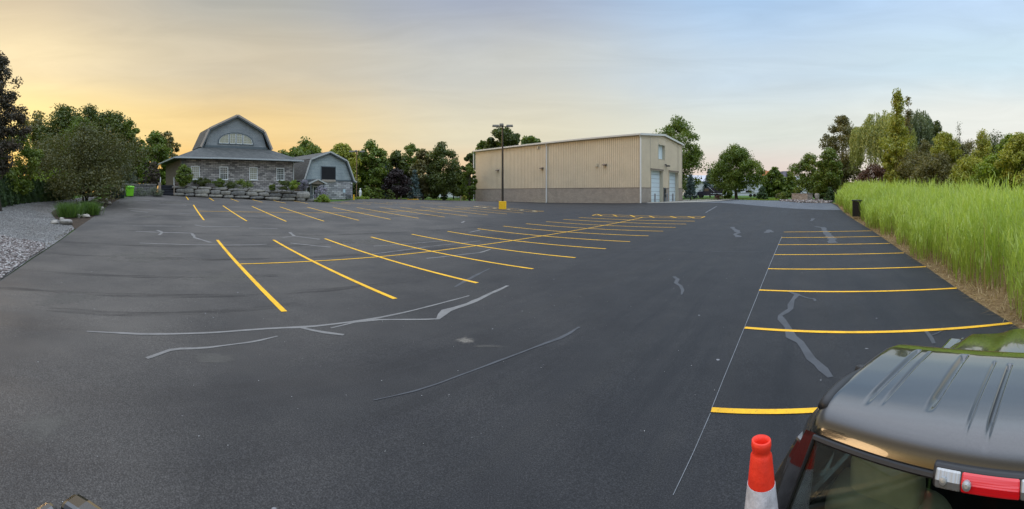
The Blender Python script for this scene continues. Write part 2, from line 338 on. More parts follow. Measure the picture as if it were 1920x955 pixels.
# ------------------------------------------------------------------ ground materials
U = Vector((1.7452, 2.1453)); UH = U.normalized(); V0 = Vector((4.1409, -3.8174)); UROT = math.atan2(UH.y, UH.x)
def asphalt(name, base, patchy=1.0):
    t = NT(name); v = t.coord(kind='Object')
    big = t.noise(v, .09, 4, .55)
    streak = t.noise(t.coord((.07, 1.1, 1), rot=(0, 0, -UROT)), 1.0, 6, .7)      # squeegee marks that run with the rows
    mid = t.noise(v, .8, 7, .7); fine = t.noise(v, 75, 3, .6); grit = t.noise(v, 160, 2, .6)
    c = t.ramp(big, [(.35, sc(base, .92)), (.68, sc((base[0] * 1.2, base[1] * 1.17, base[2] * 1.1), 1.0))])
    c = t.mix(c, t.ramp(streak, [(.40, (.55, .57, .62, 1)), (.5, (1, 1, 1, 1)), (.60, (1.25, 1.22, 1.15, 1))]), patchy * .8, 'MULTIPLY')
    c = t.mix(c, t.ramp(mid, [(.32, (.70, .71, .73, 1)), (.5, (.98, .98, .98, 1)), (.68, (1.32, 1.29, 1.24, 1))]), .8, 'MULTIPLY')
    # colour grows paler and warmer in uneven patches towards the left of the lot
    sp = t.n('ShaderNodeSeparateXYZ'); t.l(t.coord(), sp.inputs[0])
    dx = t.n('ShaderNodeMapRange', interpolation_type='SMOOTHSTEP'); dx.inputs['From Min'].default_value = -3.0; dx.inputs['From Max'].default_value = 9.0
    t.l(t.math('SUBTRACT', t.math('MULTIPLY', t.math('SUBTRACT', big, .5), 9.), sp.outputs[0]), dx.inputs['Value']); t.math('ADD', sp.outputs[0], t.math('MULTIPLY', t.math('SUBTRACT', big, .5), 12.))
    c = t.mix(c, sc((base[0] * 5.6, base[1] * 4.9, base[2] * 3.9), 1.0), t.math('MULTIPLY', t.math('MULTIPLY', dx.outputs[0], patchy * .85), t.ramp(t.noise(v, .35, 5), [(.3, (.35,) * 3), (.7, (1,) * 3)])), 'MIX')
    c = t.mix(c, t.ramp(fine, [(.3, (.35,) * 3), (.5, (.95,) * 3), (.72, (2.3,) * 3)]), .8, 'MULTIPLY')
    spk = t.ramp(t.noise(v, 7.0, 1, .5), [(.80, (0,) * 3), (.82, (1,) * 3)])
    c = t.mix(c, (.35, .35, .36, 1), t.math('MULTIPLY', spk, .5))
    r = t.ramp(streak, [(.3, (.60,) * 3), (.7, (.78,) * 3)])
    t.princ(c, r, 0, .24, t.bump(t.math('ADD', fine, t.math('MULTIPLY', grit, .5)), .35, .006)); return t.m
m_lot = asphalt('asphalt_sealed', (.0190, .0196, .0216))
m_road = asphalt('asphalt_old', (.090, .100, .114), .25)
def groundmat(name, stops, scale, bump=.6, dist=.05, rough=.95, big=None):
    t = NT(name); v = t.coord(); f = t.noise(v, scale, 6, .75); c = t.ramp(f, stops)
    b = t.noise(v, .12, 4); c = t.mix(c, t.ramp(b, [(.3, (.75, .75, .72, 1)), (.7, (1.2, 1.2, 1.15, 1))]), .8, 'MULTIPLY')
    t.princ(c, rough, 0, .15, t.bump(f, bump, dist)); return t.m
m_lawn = groundmat('lawn_turf', [(.3, (.03, .07, .012)), (.55, (.075, .14, .025)), (.75, (.13, .19, .04))], 5.)
m_soil = groundmat('bark_mulch', [(.3, (.022, .016, .012)), (.6, (.07, .052, .038)), (.8, (.15, .12, .09))], 7.)
m_straw = groundmat('dry_straw', [(.3, (.10, .06, .025)), (.55, (.26, .17, .085)), (.8, (.42, .31, .17))], 9.)
m_conc = groundmat('concrete_apron', [(.3, (.24, .225, .20)), (.7, (.34, .32, .285))], 2., .1, .01)
def gravelmat():
    t = NT('pale_gravel'); v = t.coord(); vo = t.n('ShaderNodeTexVoronoi', i_Scale=14.); t.l(v, vo.inputs['Vector'])
    c = t.ramp(vo.outputs['Color'], [(0, (.082, .08, .076)), (.5, (.195, .19, .182)), (1, (.34, .335, .32))])
    b = t.noise(v, .25, 5); c = t.mix(c, t.ramp(b, [(.35, (.62, .58, .54, 1)), (.62, (1.15, 1.15, 1.15, 1))]), .9, 'MULTIPLY')
    t.princ(c, .9, 0, .2, t.bump(vo.outputs['Distance'], .9, .05)); return t.m
m_gravel = gravelmat()
def paintmat(name, c, wear):
    t = NT(name); v = t.coord(); n = t.noise(v, 38, 4, .7); k = t.ramp(t.noise(v, 2.2, 5, .7), [(.3, (.70,) * 3), (.55, (1.0,) * 3), (.7, (1.08,) * 3)])
    base = t.mix(c4(c), k, 1.0, 'MULTIPLY'); cc = t.mix(base, (.05, .05, .05, 1), t.math('MULTIPLY', t.ramp(n, [(.56, (0,) * 3), (.70, (1,) * 3)]), wear))
    t.princ(cc, .62, 0, .3, t.bump(n, .3, .004)); return t.m
m_yel = paintmat('yellow_line_paint', (.84, .45, .012), .6)
m_chalk = paintmat('chalk', (.17, .18, .19), .95)
m_seal = paintmat('crack_sealant', (.185, .178, .168), .6)
m_seal2 = paintmat('dark_sealant', (.062, .065, .071), .5)
m_dust = paintmat('dust_scuff', (.19, .175, .15), .5)
# ------------------------------------------------------------------ terrain and lot
def terrain():
    nr, ns = 150, 300; r = .4 * (1.065 ** np.arange(nr)); r = r[r < 4500]; nr = len(r)
    a = np.linspace(0, 2 * PI, ns, endpoint=False); X = np.outer(r, np.sin(a)).ravel(); Y = np.outer(r, np.cos(a)).ravel()
    Z = Gv(X, Y) - .07; Vt = np.vstack([np.stack([X, Y, Z], -1), [[0, 0, -.07]]])
    i, j = np.meshgrid(np.arange(nr - 1), np.arange(ns), indexing='ij'); i = i.ravel(); j = j.ravel(); j2 = (j + 1) % ns
    Q = np.stack([i * ns + j2, i * ns + j, (i + 1) * ns + j, (i + 1) * ns + j2], -1)
    me = npmesh('lawn', Vt, Q); link('lawn', me, m_lawn, smooth=True, kind='structure', label='mown green lawn and open ground around the parking lot')
terrain()
PX = lambda l: [gp(*p) for p in l]
left_edge = PX([(322, 366.3), (300, 366.3), (262, 367), (243, 368.5), (228, 371.5), (215, 378), (200, 387), (175, 407), (150, 424), (120, 446), (85, 470), (60, 486), (30, 507), (2, 525)])
back_edge = PX([(330, 366.5), (375, 369), (420, 371.5), (470, 373.8), (520, 376), (560, 377.5), (592, 378.6), (612, 378.9), (640, 377), (662, 375)]) + [gd(700, 77), gd(786, 84), gd(868, 91)]
R_edge_px = [(1560, 380.5), (1570, 385), (1577, 394), (1588, 403), (1600, 411), (1616, 421), (1634, 432), (1652, 444), (1671, 457), (1697, 475), (1737, 501), (1794, 541), (1850, 578), (1897, 607)]
right_edge = PX(R_edge_px)
dR = (right_edge[-1] - right_edge[-4]).normalized(); dL = (left_edge[-1] - left_edge[-4]).normalized()
lot_poly = [p.xy for p in left_edge[::-1]] + [p.xy for p in back_edge] + [gd(880, 97).xy, gd(905, 99).xy, gd(1010, 80).xy, gd(1120, 74).xy, gd(1213, 69.5).xy, gp(1213, 379.5).xy, gp(1300, 378.2).xy, gp(1350, 379).xy, gd(1385, 74).xy, gd(1420, 68).xy, gp(1460, 376).xy, gp(1500, 379.5).xy] + [p.xy for p in right_edge] + [(right_edge[-1] + dR * 12).xy, (right_edge[-1] + dR * 22).xy, Vector((-3, -22)), Vector((-14, -16)), (left_edge[-1] + dL * 9).xy]
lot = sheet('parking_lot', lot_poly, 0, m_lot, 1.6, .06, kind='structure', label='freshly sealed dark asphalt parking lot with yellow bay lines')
road_poly = [gp(1300, 379.8).xy, gp(1350, 380.5).xy, gp(1400, 384.5).xy, gp(1446, 388.5).xy, gp(1498, 392.3).xy, gp(1540, 393.8).xy, gp(1576, 394.2).xy, gp(1568, 386.5).xy, gp(1558, 381.5).xy, gp(1500, 380.5).xy, gp(1461, 377).xy, gd(1420, 67.5).xy, gd(1384, 73.5).xy, gp(1350, 377.5).xy]
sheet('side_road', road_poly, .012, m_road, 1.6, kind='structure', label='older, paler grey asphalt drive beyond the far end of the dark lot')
sheet('concrete_apron', [gp(1212, 381.2).xy, gp(1260, 380.2).xy, gp(1301, 379.4).xy, gp(1345, 377.3).xy, gd(1384, 77).xy, gd(1372, 84).xy, gd(1330, 88).xy, gd(1285, 90).xy, gd(1276, 86.2).xy, gd(1214, 68.2).xy], .02, m_conc, 1.6, kind='structure', label='tan concrete apron in front of the two garage doors')
gravel_poly = [gp(-150, 600).xy, gp(-150, 383).xy, gd(0, 32.2).xy, gd(60, 36).xy, gd(128, 42).xy, gd(160, 45).xy, gd(185, 46).xy, gp(165, 378).xy, gp(120, 385).xy, gp(96, 398).xy, gp(104, 410).xy, gp(132, 419).xy, gp(140, 428).xy, gp(118, 445).xy, gp(84, 468).xy, gp(58, 484).xy, gp(28, 505).xy, gp(0, 524).xy]
sheet('gravel_yard', gravel_poly, -.02, m_gravel, 1.2, kind='structure', label='pale blue grey gravel yard between the hedge and the lot')
bed_poly = [gp(141, 430).xy, gp(132, 418).xy, gp(103, 409).xy, gp(97, 397).xy, gp(122, 385).xy, gp(168, 377).xy, gp(190, 372).xy, gp(232, 368).xy, gp(227, 372).xy, gp(214, 378.5).xy, gp(199, 387.5).xy, gp(174, 407.5).xy]
sheet('mulch_bed', bed_poly, -.005, m_soil, .9, kind='structure', label='dark mulch bed under the low bushy tree at the lot edge')
# strip of dry straw between lot and reeds
RS = [p.xy for p in right_edge]; n_ = []
for i, p in enumerate(RS):
    d = (RS[min(i + 1, len(RS) - 1)] - RS[max(i - 1, 0)]).normalized(); n_.append(Vector((-d.y, d.x)))
RS_out = [p + n * 3.2 if n.x > 0 else p - n * 3.2 for p, n in zip(RS, n_)]
sheet('straw_verge', RS + [RS[-1] + dR.xy * 8, RS_out[-1] + dR.xy * 8] + RS_out[::-1], -.03, m_straw, .8, kind='structure', label='verge of dry straw along the right edge of the lot')
# ------------------------------------------------------------------ painted lines (18 ft bays, about 9 ft apart)
def line(a, b, w=.11, m=m_yel, name='painted_line', **k): return strip(name, [a, b], w, m, .008, lot, 1.0, **k)
ft = [(407.5,450.4),(512.7,450.2),(609.4,447.9),(695.8,444.8),(772.5,439.6),(839.2,434.2),(895.4,429.2),(943.5,424.4),(986.2,419.8),(1024,415.9),(1056.3,411.6),(1085.2,408.1)]
fb = [(533,585),(741,561),(895,531.2),(999.3,504.8),(1078.7,483.7),(1136,467),(1181.2,453.5),(1215.8,442.7),(1243.8,434),(1266.7,426.9),(1286.1,420.5),(1302.6,415)]
mt = [(362.7,384.6),(418,386),(472.7,387.3),(525,388.3),(575.8,388.7),(624.6,389.2),(668.8,389.4),(712,389),(750.4,389),(788.5,388.1),(821.5,387.5),(853.8,387.3)]
mb_ = [(382.5,413),(462.7,415),(536.7,415.6),(607.5,415.2),(672.9,413.5),(732.3,411.7),(785.4,409.6),(833.8,407.3),(877,405.6),(915.2,403.5),(950.4,401.5),(981.7,399.6)]
fw = [(348.8,369.2),(391.9,371.5),(432.5,373),(472.5,374.4),(511.7,375.8),(551,377),(600,378.6),(640,379),(680,379.3),(718,379.6),(754,379.7),(790,379.8)]
fz = [(353.3,375),(401,376.7),(447.5,378.3),(492.5,379.8),(535.6,381.3),(578,382),(658,383.2),(695,383.5),(736,383.4),(778,383.2),(818,383),(850,382.6)]
for A, B in ((ft, fb), (mt, mb_), (fw, fz)):
    for a, b in zip(A, B): line(gp(*a).xy, gp(*b).xy, .13 if A is ft else .12)
rl = [(1469.8,435.4),(1465,446),(1459,459.4),(1451.7,478),(1440,504.6),(1423.7,544.6),(1396.6,615.3),(1334,769.6)]
rr_ = [(1634,433.3),(1650.6,443.8),(1669,456.9),(1694.8,474.8),(1736,500.8),(1793.5,541),(1897.4,606.5)]
for i, a in enumerate(rl):
    A = gp(*a).xy; B = gp(*rr_[i]).xy if i < 7 else A + (gp(1520, 771).xy - A).normalized() * 5.3
    line(A, B, .105)
strip('centre_line', [gp(448, 495.8).xy, gp(706, 482.5).xy, gp(958.3, 452).xy, gp(1206, 407.7).xy], .10, m_yel, .011, lot, 1.0)
strip('centre_line', [gp(373, 396.3).xy, gp(597, 399.4).xy, gp(729, 397.5).xy, gp(881, 391.4).xy], .10, m_yel, .011, lot, 1.0)
isl = [gp(1110.4, 404.4).xy, gp(1119, 402).xy, gp(1322, 406.6).xy, gp(1314, 409.3).xy]
for i in range(4): strip('island_line', [isl[i], isl[(i + 1) % 4]], .11, m_yel, .012, lot, 1.0)
for a, b in (((1120, 402.2), (1128.5, 405.2)), ((1148.6, 403), (1157, 406)), ((1181.4, 404), (1191, 407.5)), ((1216.3, 405.2), (1227.7, 408.6)), ((1255.7, 406), (1269.4, 409.2)), ((1289.6, 406.6), (1303.3, 409.4))):
    strip('island_line', [gp(*a).xy, gp(*b).xy], .13, m_yel, .014, lot, 1.0)
isl2 = [gp(888, 387.4).xy, gp(905, 386.6).xy, gp(1020, 396.4).xy, gp(1000, 398).xy]
for i in range(4): strip('island_line', [isl2[i], isl2[(i + 1) % 4]], .10, m_yel, .012, lot, 1.0)
m_daub = paintmat('pale_paint_daub', (.75, .62, .35), .2)
for x, y in ((894, 387.8), (909, 389.2), (927, 390.6), (953.5, 392.8), (978, 394.4), (1002, 396.2)):
    p = gp(x, y).xy; strip('paint_daub', [p - UH * .25, p + UH * .25], .45, m_daub, .014, lot, .25)
strip('chalk_line', [gp(1466, 444).xy, gp(1440, 505).xy, gp(1396.6, 613).xy, gp(1357, 710).xy, gp(1334, 768).xy], [.025, .018, .011, .009, .008], m_chalk, .006, lot, .5)
strip('chalk_line', [gp(1332, 776).xy, gp(1300, 850).xy, gp(1262, 930).xy], [.009, .008, .006], m_chalk, .006, lot, .3)
strip('chalk_line', [gp(1323, 399).xy, gp(1344, 387).xy], .10, m_chalk, .006, lot, .5)
strip('chalk_line', [gp(1175, 470).xy, gp(1290, 471).xy, gp(1430, 473).xy], .05, m_seal2, .006, lot, .5)
def crack(px, w, m=m_seal, wob=.05): strip('crack_seal', [gp(*p).xy for p in px], [q * 1.3 for q in w] if (m is m_seal and hasattr(w, '__len__')) else w, m, .006, lot, .25, wob)
crack([(163, 621.5), (215, 624.5), (280, 627.5), (360, 626), (440, 621), (520, 616), (575, 613.5), (640, 606.5), (700, 599), (760, 586), (820, 571), (880, 555)], [.03, .055, .06, .06, .06, .06, .09, .07, .06, .06, .06, .04], m_seal, .03)
crack([(560, 614), (600, 623), (645, 628.5)], [.05, .07, .06], m_seal, .02)
crack([(275, 673), (300, 664), (325, 655.5), (380, 654.5), (430, 647), (480, 641), (520, 631)], [.05, .07, .06, .05, .05, .045, .03], m_seal, .03)
crack([(620, 616), (665, 605), (710, 600.5), (760, 600), (820, 599), (838, 583), (880, 570), (920, 551), (952, 536)], [.03, .05, .06, .06, .08, .14, .10, .11, .08], m_seal, .04)
crack([(852, 539), (880, 523), (918, 504)], [.07, .13, .08], m_seal2, .03)
crack([(700, 752), (800, 727), (880, 698), (950, 672), (1010, 650), (1060, 630), (1088, 614)], [.02, .03, .035, .04, .05, .07, .05], m_seal2, .03)
crack([(1263, 519), (1270, 524), (1268, 531), (1275, 537), (1279, 545), (1278, 553)], [.12, .14, .10, .10, .07, .04], m_seal2, .04)
crack([(1478, 546), (1495, 553), (1487, 563), (1482, 580), (1461, 593), (1464, 600), (1477, 614), (1482, 632), (1500, 642), (1509, 652), (1522, 673), (1534, 684), (1542, 694), (1556, 709)], [.05, .12, .10, .13, .09, .14, .14, .17, .13, .17, .15, .12, .14, .07], m_seal2, .04)
crack([(1495, 553), (1515, 560), (1527, 561), (1528, 565)], [.05, .04, .05, .04], m_seal2, .02)
crack([(1734, 618), (1745, 632), (1750, 645)], [.08, .10, .09], m_seal2, .02)
crack([(1745, 630), (1757, 626), (1764, 622)], [.04, .05, .06], m_seal2, .02)
crack([(1528, 425), (1543, 427), (1550, 437), (1558, 446), (1563, 456)], [.2, .25, .4, .35, .45], m_seal2, .08)
crack([(1521, 415), (1525, 410)], [.2, .3], m_seal2, .08)
crack([(1371, 426), (1380, 432), (1385, 436), (1379, 440), (1386, 445)], [.25, .3, .3, .25, .3], m_seal2, .1)
crack([(1437, 437), (1441, 431), (1448, 436)], [.3, .25, .3], m_seal2, .08)
for px, w in (([(255, 434), (300, 436), (360, 437.5)], .16), ([(295, 432), (305, 436), (298, 441)], .13), ([(361, 438), (365, 446), (395, 455)], .16), ([(262, 456), (330, 458.5), (430, 460), (500, 458.5)], .12),
              ([(240, 391), (290, 394), (318, 394.5)], .16), ([(245, 395), (265, 397), (278, 398.5)], .18), ([(252, 375.5), (270, 376), (282, 376.5)], .2), ([(300, 383.5), (350, 385.5)], .2), ([(335, 400), (370, 401.5)], .12),
              ([(366, 422), (383, 425.5), (450, 425.5)], .14), ([(467, 428), (520, 429)], .12), ([(543, 436), (552, 443), (600, 449)], .16), ([(530, 446), (552, 443)], .1), ([(545, 456), (580, 460), (620, 464)], .16),
              ([(250, 424), (300, 424), (340, 425)], .14), ([(700, 462), (830, 452)], .09), ([(690, 478), (800, 463), (900, 452)], .08), ([(800, 485), (900, 474), (920, 468)], .1), ([(880, 436), (900, 432)], .12), ([(865, 418), (872, 415)], .18)):
    crack(px, w, m_seal, .05)
def fademat(name, col, dens, ns, lo=.35, hi=.75):
    """dust or tar that thins out towards its edge (generated coordinates of its own patch)"""
    t = NT(name); tc = t.n('ShaderNodeTexCoord'); mp = t.n('ShaderNodeMapping', vector_type='POINT'); mp.inputs['Location'].default_value = (-1, -1, 0); mp.inputs['Scale'].default_value = (2, 2, 0)
    t.l(tc.outputs['Generated'], mp.inputs[0]); ln = t.n('ShaderNodeVectorMath', operation='LENGTH'); t.l(mp.outputs[0], ln.inputs[0])
    n1 = t.noise(t.coord(), ns, 6, .7); f = t.math('SUBTRACT', t.math('ADD', t.math('MULTIPLY', t.math('SUBTRACT', n1, .5), 2.6), .72), ln.outputs['Value'])
    mr = t.n('ShaderNodeMapRange', interpolation_type='SMOOTHSTEP'); mr.inputs['From Min'].default_value = -.12; mr.inputs['From Max'].default_value = .62; mr.inputs['To Max'].default_value = dens; t.l(f, mr.inputs['Value'])
    d = t.n('ShaderNodeBsdfDiffuse'); t.l(t.mix(c4(col), t.ramp(t.noise(t.coord(), 90, 2), [(.3, (.5,) * 3), (.7, (1.4,) * 3)]), 1., 'MULTIPLY'), d.inputs[0]); tr = t.n('ShaderNodeBsdfTransparent'); mx = t.n('ShaderNodeMixShader')
    t.l(mr.outputs[0], mx.inputs[0]); t.l(tr.outputs[0], mx.inputs[1]); t.l(d.outputs[0], mx.inputs[2]); t.l(mx.outputs[0], t.out.inputs[0]); return t.m
m_dustf = fademat('settled_dust', (.16, .15, .132), .42, 1.6); m_dustw = fademat('pale_dust', (.26, .235, .20), .6, 3.2); m_tar = fademat('tar_film', (.010, .010, .012), .75, 1.2)
def scuff(px, py, w, l, m, ang=0., name='dust_patch'):
    c = gp(px, py).xy; a = (c.normalized() * math.cos(ang) + Vector((-c.normalized().y, c.normalized().x)) * math.sin(ang)); b = Vector((-a.y, a.x))
    poly = [c + a * w / 2 * math.cos(t) + b * l / 2 * math.sin(t) for t in [2 * PI * i / 20 for i in range(20)]]; sheet(name, poly, .004 + .0002 * (px % 7), m, max(.15, min(w, l) / 3), 0, lot)
for a in ((872, 640, .46, .42, m_dustw), (915, 650, .22, .75, m_dustf), (270, 482, 2.2, 5.0, m_dustf), (420, 520, 1.8, 3.6, m_dustf), (130, 560, 1.3, 2.2, m_dustf, .3), (278, 407, 1.0, 3.2, m_dustf, .2), (330, 380, 3, 8, m_dustf), (90, 800, .8, 1.0, m_dustf, .5), (400, 672, .35, 1.1, m_dustf), (700, 455, 2.0, 5, m_dustf)): scuff(*a)
def tar(px, w): strip('tar_streak', [gp(*p).xy for p in px], w, m_tars, .0025, lot, .5, .10)
m_tars = NT('tar_streak_film')
def _ts(t):
    n1 = t.noise(t.coord((.25, 2.2, 1), rot=(0, 0, -UROT)), 2.0, 5, .7); mr = t.n('ShaderNodeMapRange', interpolation_type='SMOOTHSTEP'); mr.inputs['From Min'].default_value = .40; mr.inputs['From Max'].default_value = .62; mr.inputs['To Max'].default_value = .20; t.l(n1, mr.inputs['Value'])
    d = t.n('ShaderNodeBsdfDiffuse'); d.inputs[0].default_value = (.012, .012, .014, 1); tr = t.n('ShaderNodeBsdfTransparent'); mx = t.n('ShaderNodeMixShader'); t.l(mr.outputs[0], mx.inputs[0]); t.l(tr.outputs[0], mx.inputs[1]); t.l(d.outputs[0], mx.inputs[2]); t.l(mx.outputs[0], t.out.inputs[0])
_ts(m_tars); m_tars = m_tars.m
tar([(0, 540), (80, 546), (200, 552), (330, 556), (480, 553), (620, 544), (760, 528)], .35); tar([(90, 580), (200, 588), (330, 588), (470, 580), (560, 570)], .3); tar([(0, 448), (120, 454), (300, 462), (500, 463), (700, 452)], .5)
tar([(40, 470), (200, 481), (420, 487), (640, 480), (860, 462)], .45); tar([(20, 505), (160, 515), (330, 520), (520, 517)], .3); tar([(230, 402), (420, 408), (640, 409), (900, 400)], .5); tar([(240, 432), (460, 442), (700, 438), (950, 422)], .4)
# ------------------------------------------------------------------ building materials
m_stone = brickmat('ledge_stone', (.17, .16, .155), (.54, .505, .475), (.08, .08, .08), .62, .215, .02, .02, .7)
m_stone2 = brickmat('barn_stone', (.20, .205, .215), (.50, .50, .505), (.10, .10, .105), .8, .26, .02, .02, .6)
m_shake = brickmat('blue_grey_shakes', (.25, .275, .29), (.30, .325, .34), (.15, .17, .185), .9, .19, .010, 0, .4)
m_shake2 = brickmat('barn_shakes', (.29, .345, .36), (.34, .395, .405), (.22, .265, .28), 1.1, .42, .010, 0, .4)
m_shingle = brickmat('roof_shingles', (.072, .077, .075), (.115, .120, .115), (.046, .05, .049), .32, .14, .008, 0, .4)
m_block = brickmat('split_face_block', (.36, .31, .255), (.42, .365, .30), (.25, .215, .18), .41, .20, .012, 0, .5)
m_darktrim = mat('slate_trim', (.10, .125, .14), .6, var=.05)
m_trim = mat('pale_trim', (.42, .44, .43), .55, var=.06)
m_white = mat('white_paint', (.72, .74, .73), .5, var=.05)
m_browntrim = mat('brown_trim', (.19, .15, .12), .6, var=.08)
m_woodside = mat('weathered_boards', (.22, .18, .14), .85, var=.25, vs=5)
m_metal_roof = mat('pale_metal_roof', (.60, .60, .57), .4, .0, var=.05)
m_tan = mat('tan_metal_siding', (.66, .56, .41), .42, 0., .5, var=.07, vs=.35)
m_tan2 = mat('tan_metal_trim', (.52, .47, .36), .45, 0., .5, var=.04)
m_door = mat('white_door_panel', (.66, .76, .80), .42, var=.03)
m_black = mat('black_metal', (.018, .018, .02), .4, 0., .5, var=.1)
m_dark = mat('dark_opening', (.012, .013, .015), .9, var=.1)
m_grey = mat('grey_metal', (.22, .23, .24), .5, 0., .5, var=.06)
m_galv = mat('galvanised_steel', (.40, .42, .43), .42, .6, var=.08)
m_wood = mat('old_wood', (.27, .22, .17), .85, var=.25, vs=6)
def glassmat(name, tint, rough=.06):
    t = NT(name); t.princ(c4(tint), rough, 0., .9, t.bump(t.noise(t.coord(), 1.5, 2), .04, .02), IOR=1.52); return t.m
m_glass = glassmat('window_glass', (.03, .04, .04))
m_curtain = glassmat('curtained_glass', (.26, .27, .205), .12)
def wallx(P, d, px):
    """distance along the wall line P + s d at which the sight line of column px crosses it"""
    t = math.tan(az(px)); return (t * P.y - P.x) / (d.x - t * d.y)
def window(parent, x0, x1, z0, z1, y=0., cols=3, rows=4, fw=.09, m=m_white, g=m_glass, name='window', d=.06, sill=True):
    b = MB(); b.box(x0 - fw, x0, y - d, y + .03, z0 - fw, z1 + fw).box(x1, x1 + fw, y - d, y + .03, z0 - fw, z1 + fw).box(x0, x1, y - d, y + .03, z1, z1 + fw).box(x0, x1, y - d, y + .03, z0 - fw, z0)
    w = b.build(name, m, parent, bevel=.008)
    MB().box(x0, x1, y - .012, y + .02, z0, z1).build('pane', g, w)
    b = MB()
    for i in range(1, cols): x = x0 + (x1 - x0) * i / cols; b.box(x - .014, x + .014, y - .035, y - .013, z0, z1)
    for i in range(1, rows):
        z = z0 + (z1 - z0) * i / rows; h = .03 if i * 2 == rows else .014; b.box(x0, x1, y - .04, y - .014, z - h, z + h)
    if cols > 1 or rows > 1: b.build('muntin', m, w)
    if sill: MB().box(x0 - fw - .06, x1 + fw + .06, y - .13, y - .061, z0 - fw - .07, z0 - fw).build('sill', m, w, bevel=.01)
    return w
def slabs(prof, th, y0, y1):
    """roof made of flat slabs along a profile of (x, z) points"""
    b = MB()
    for (xa, za), (xb, zb) in zip(prof[:-1], prof[1:]):
        n = Vector((-(zb - za), xb - xa)).normalized() * th
        b.prism([(xa, za), (xb, zb), (xb + n.x, zb + n.y), (xa + n.x, za + n.y)], y1 - y0, 'y', y0)
    return b
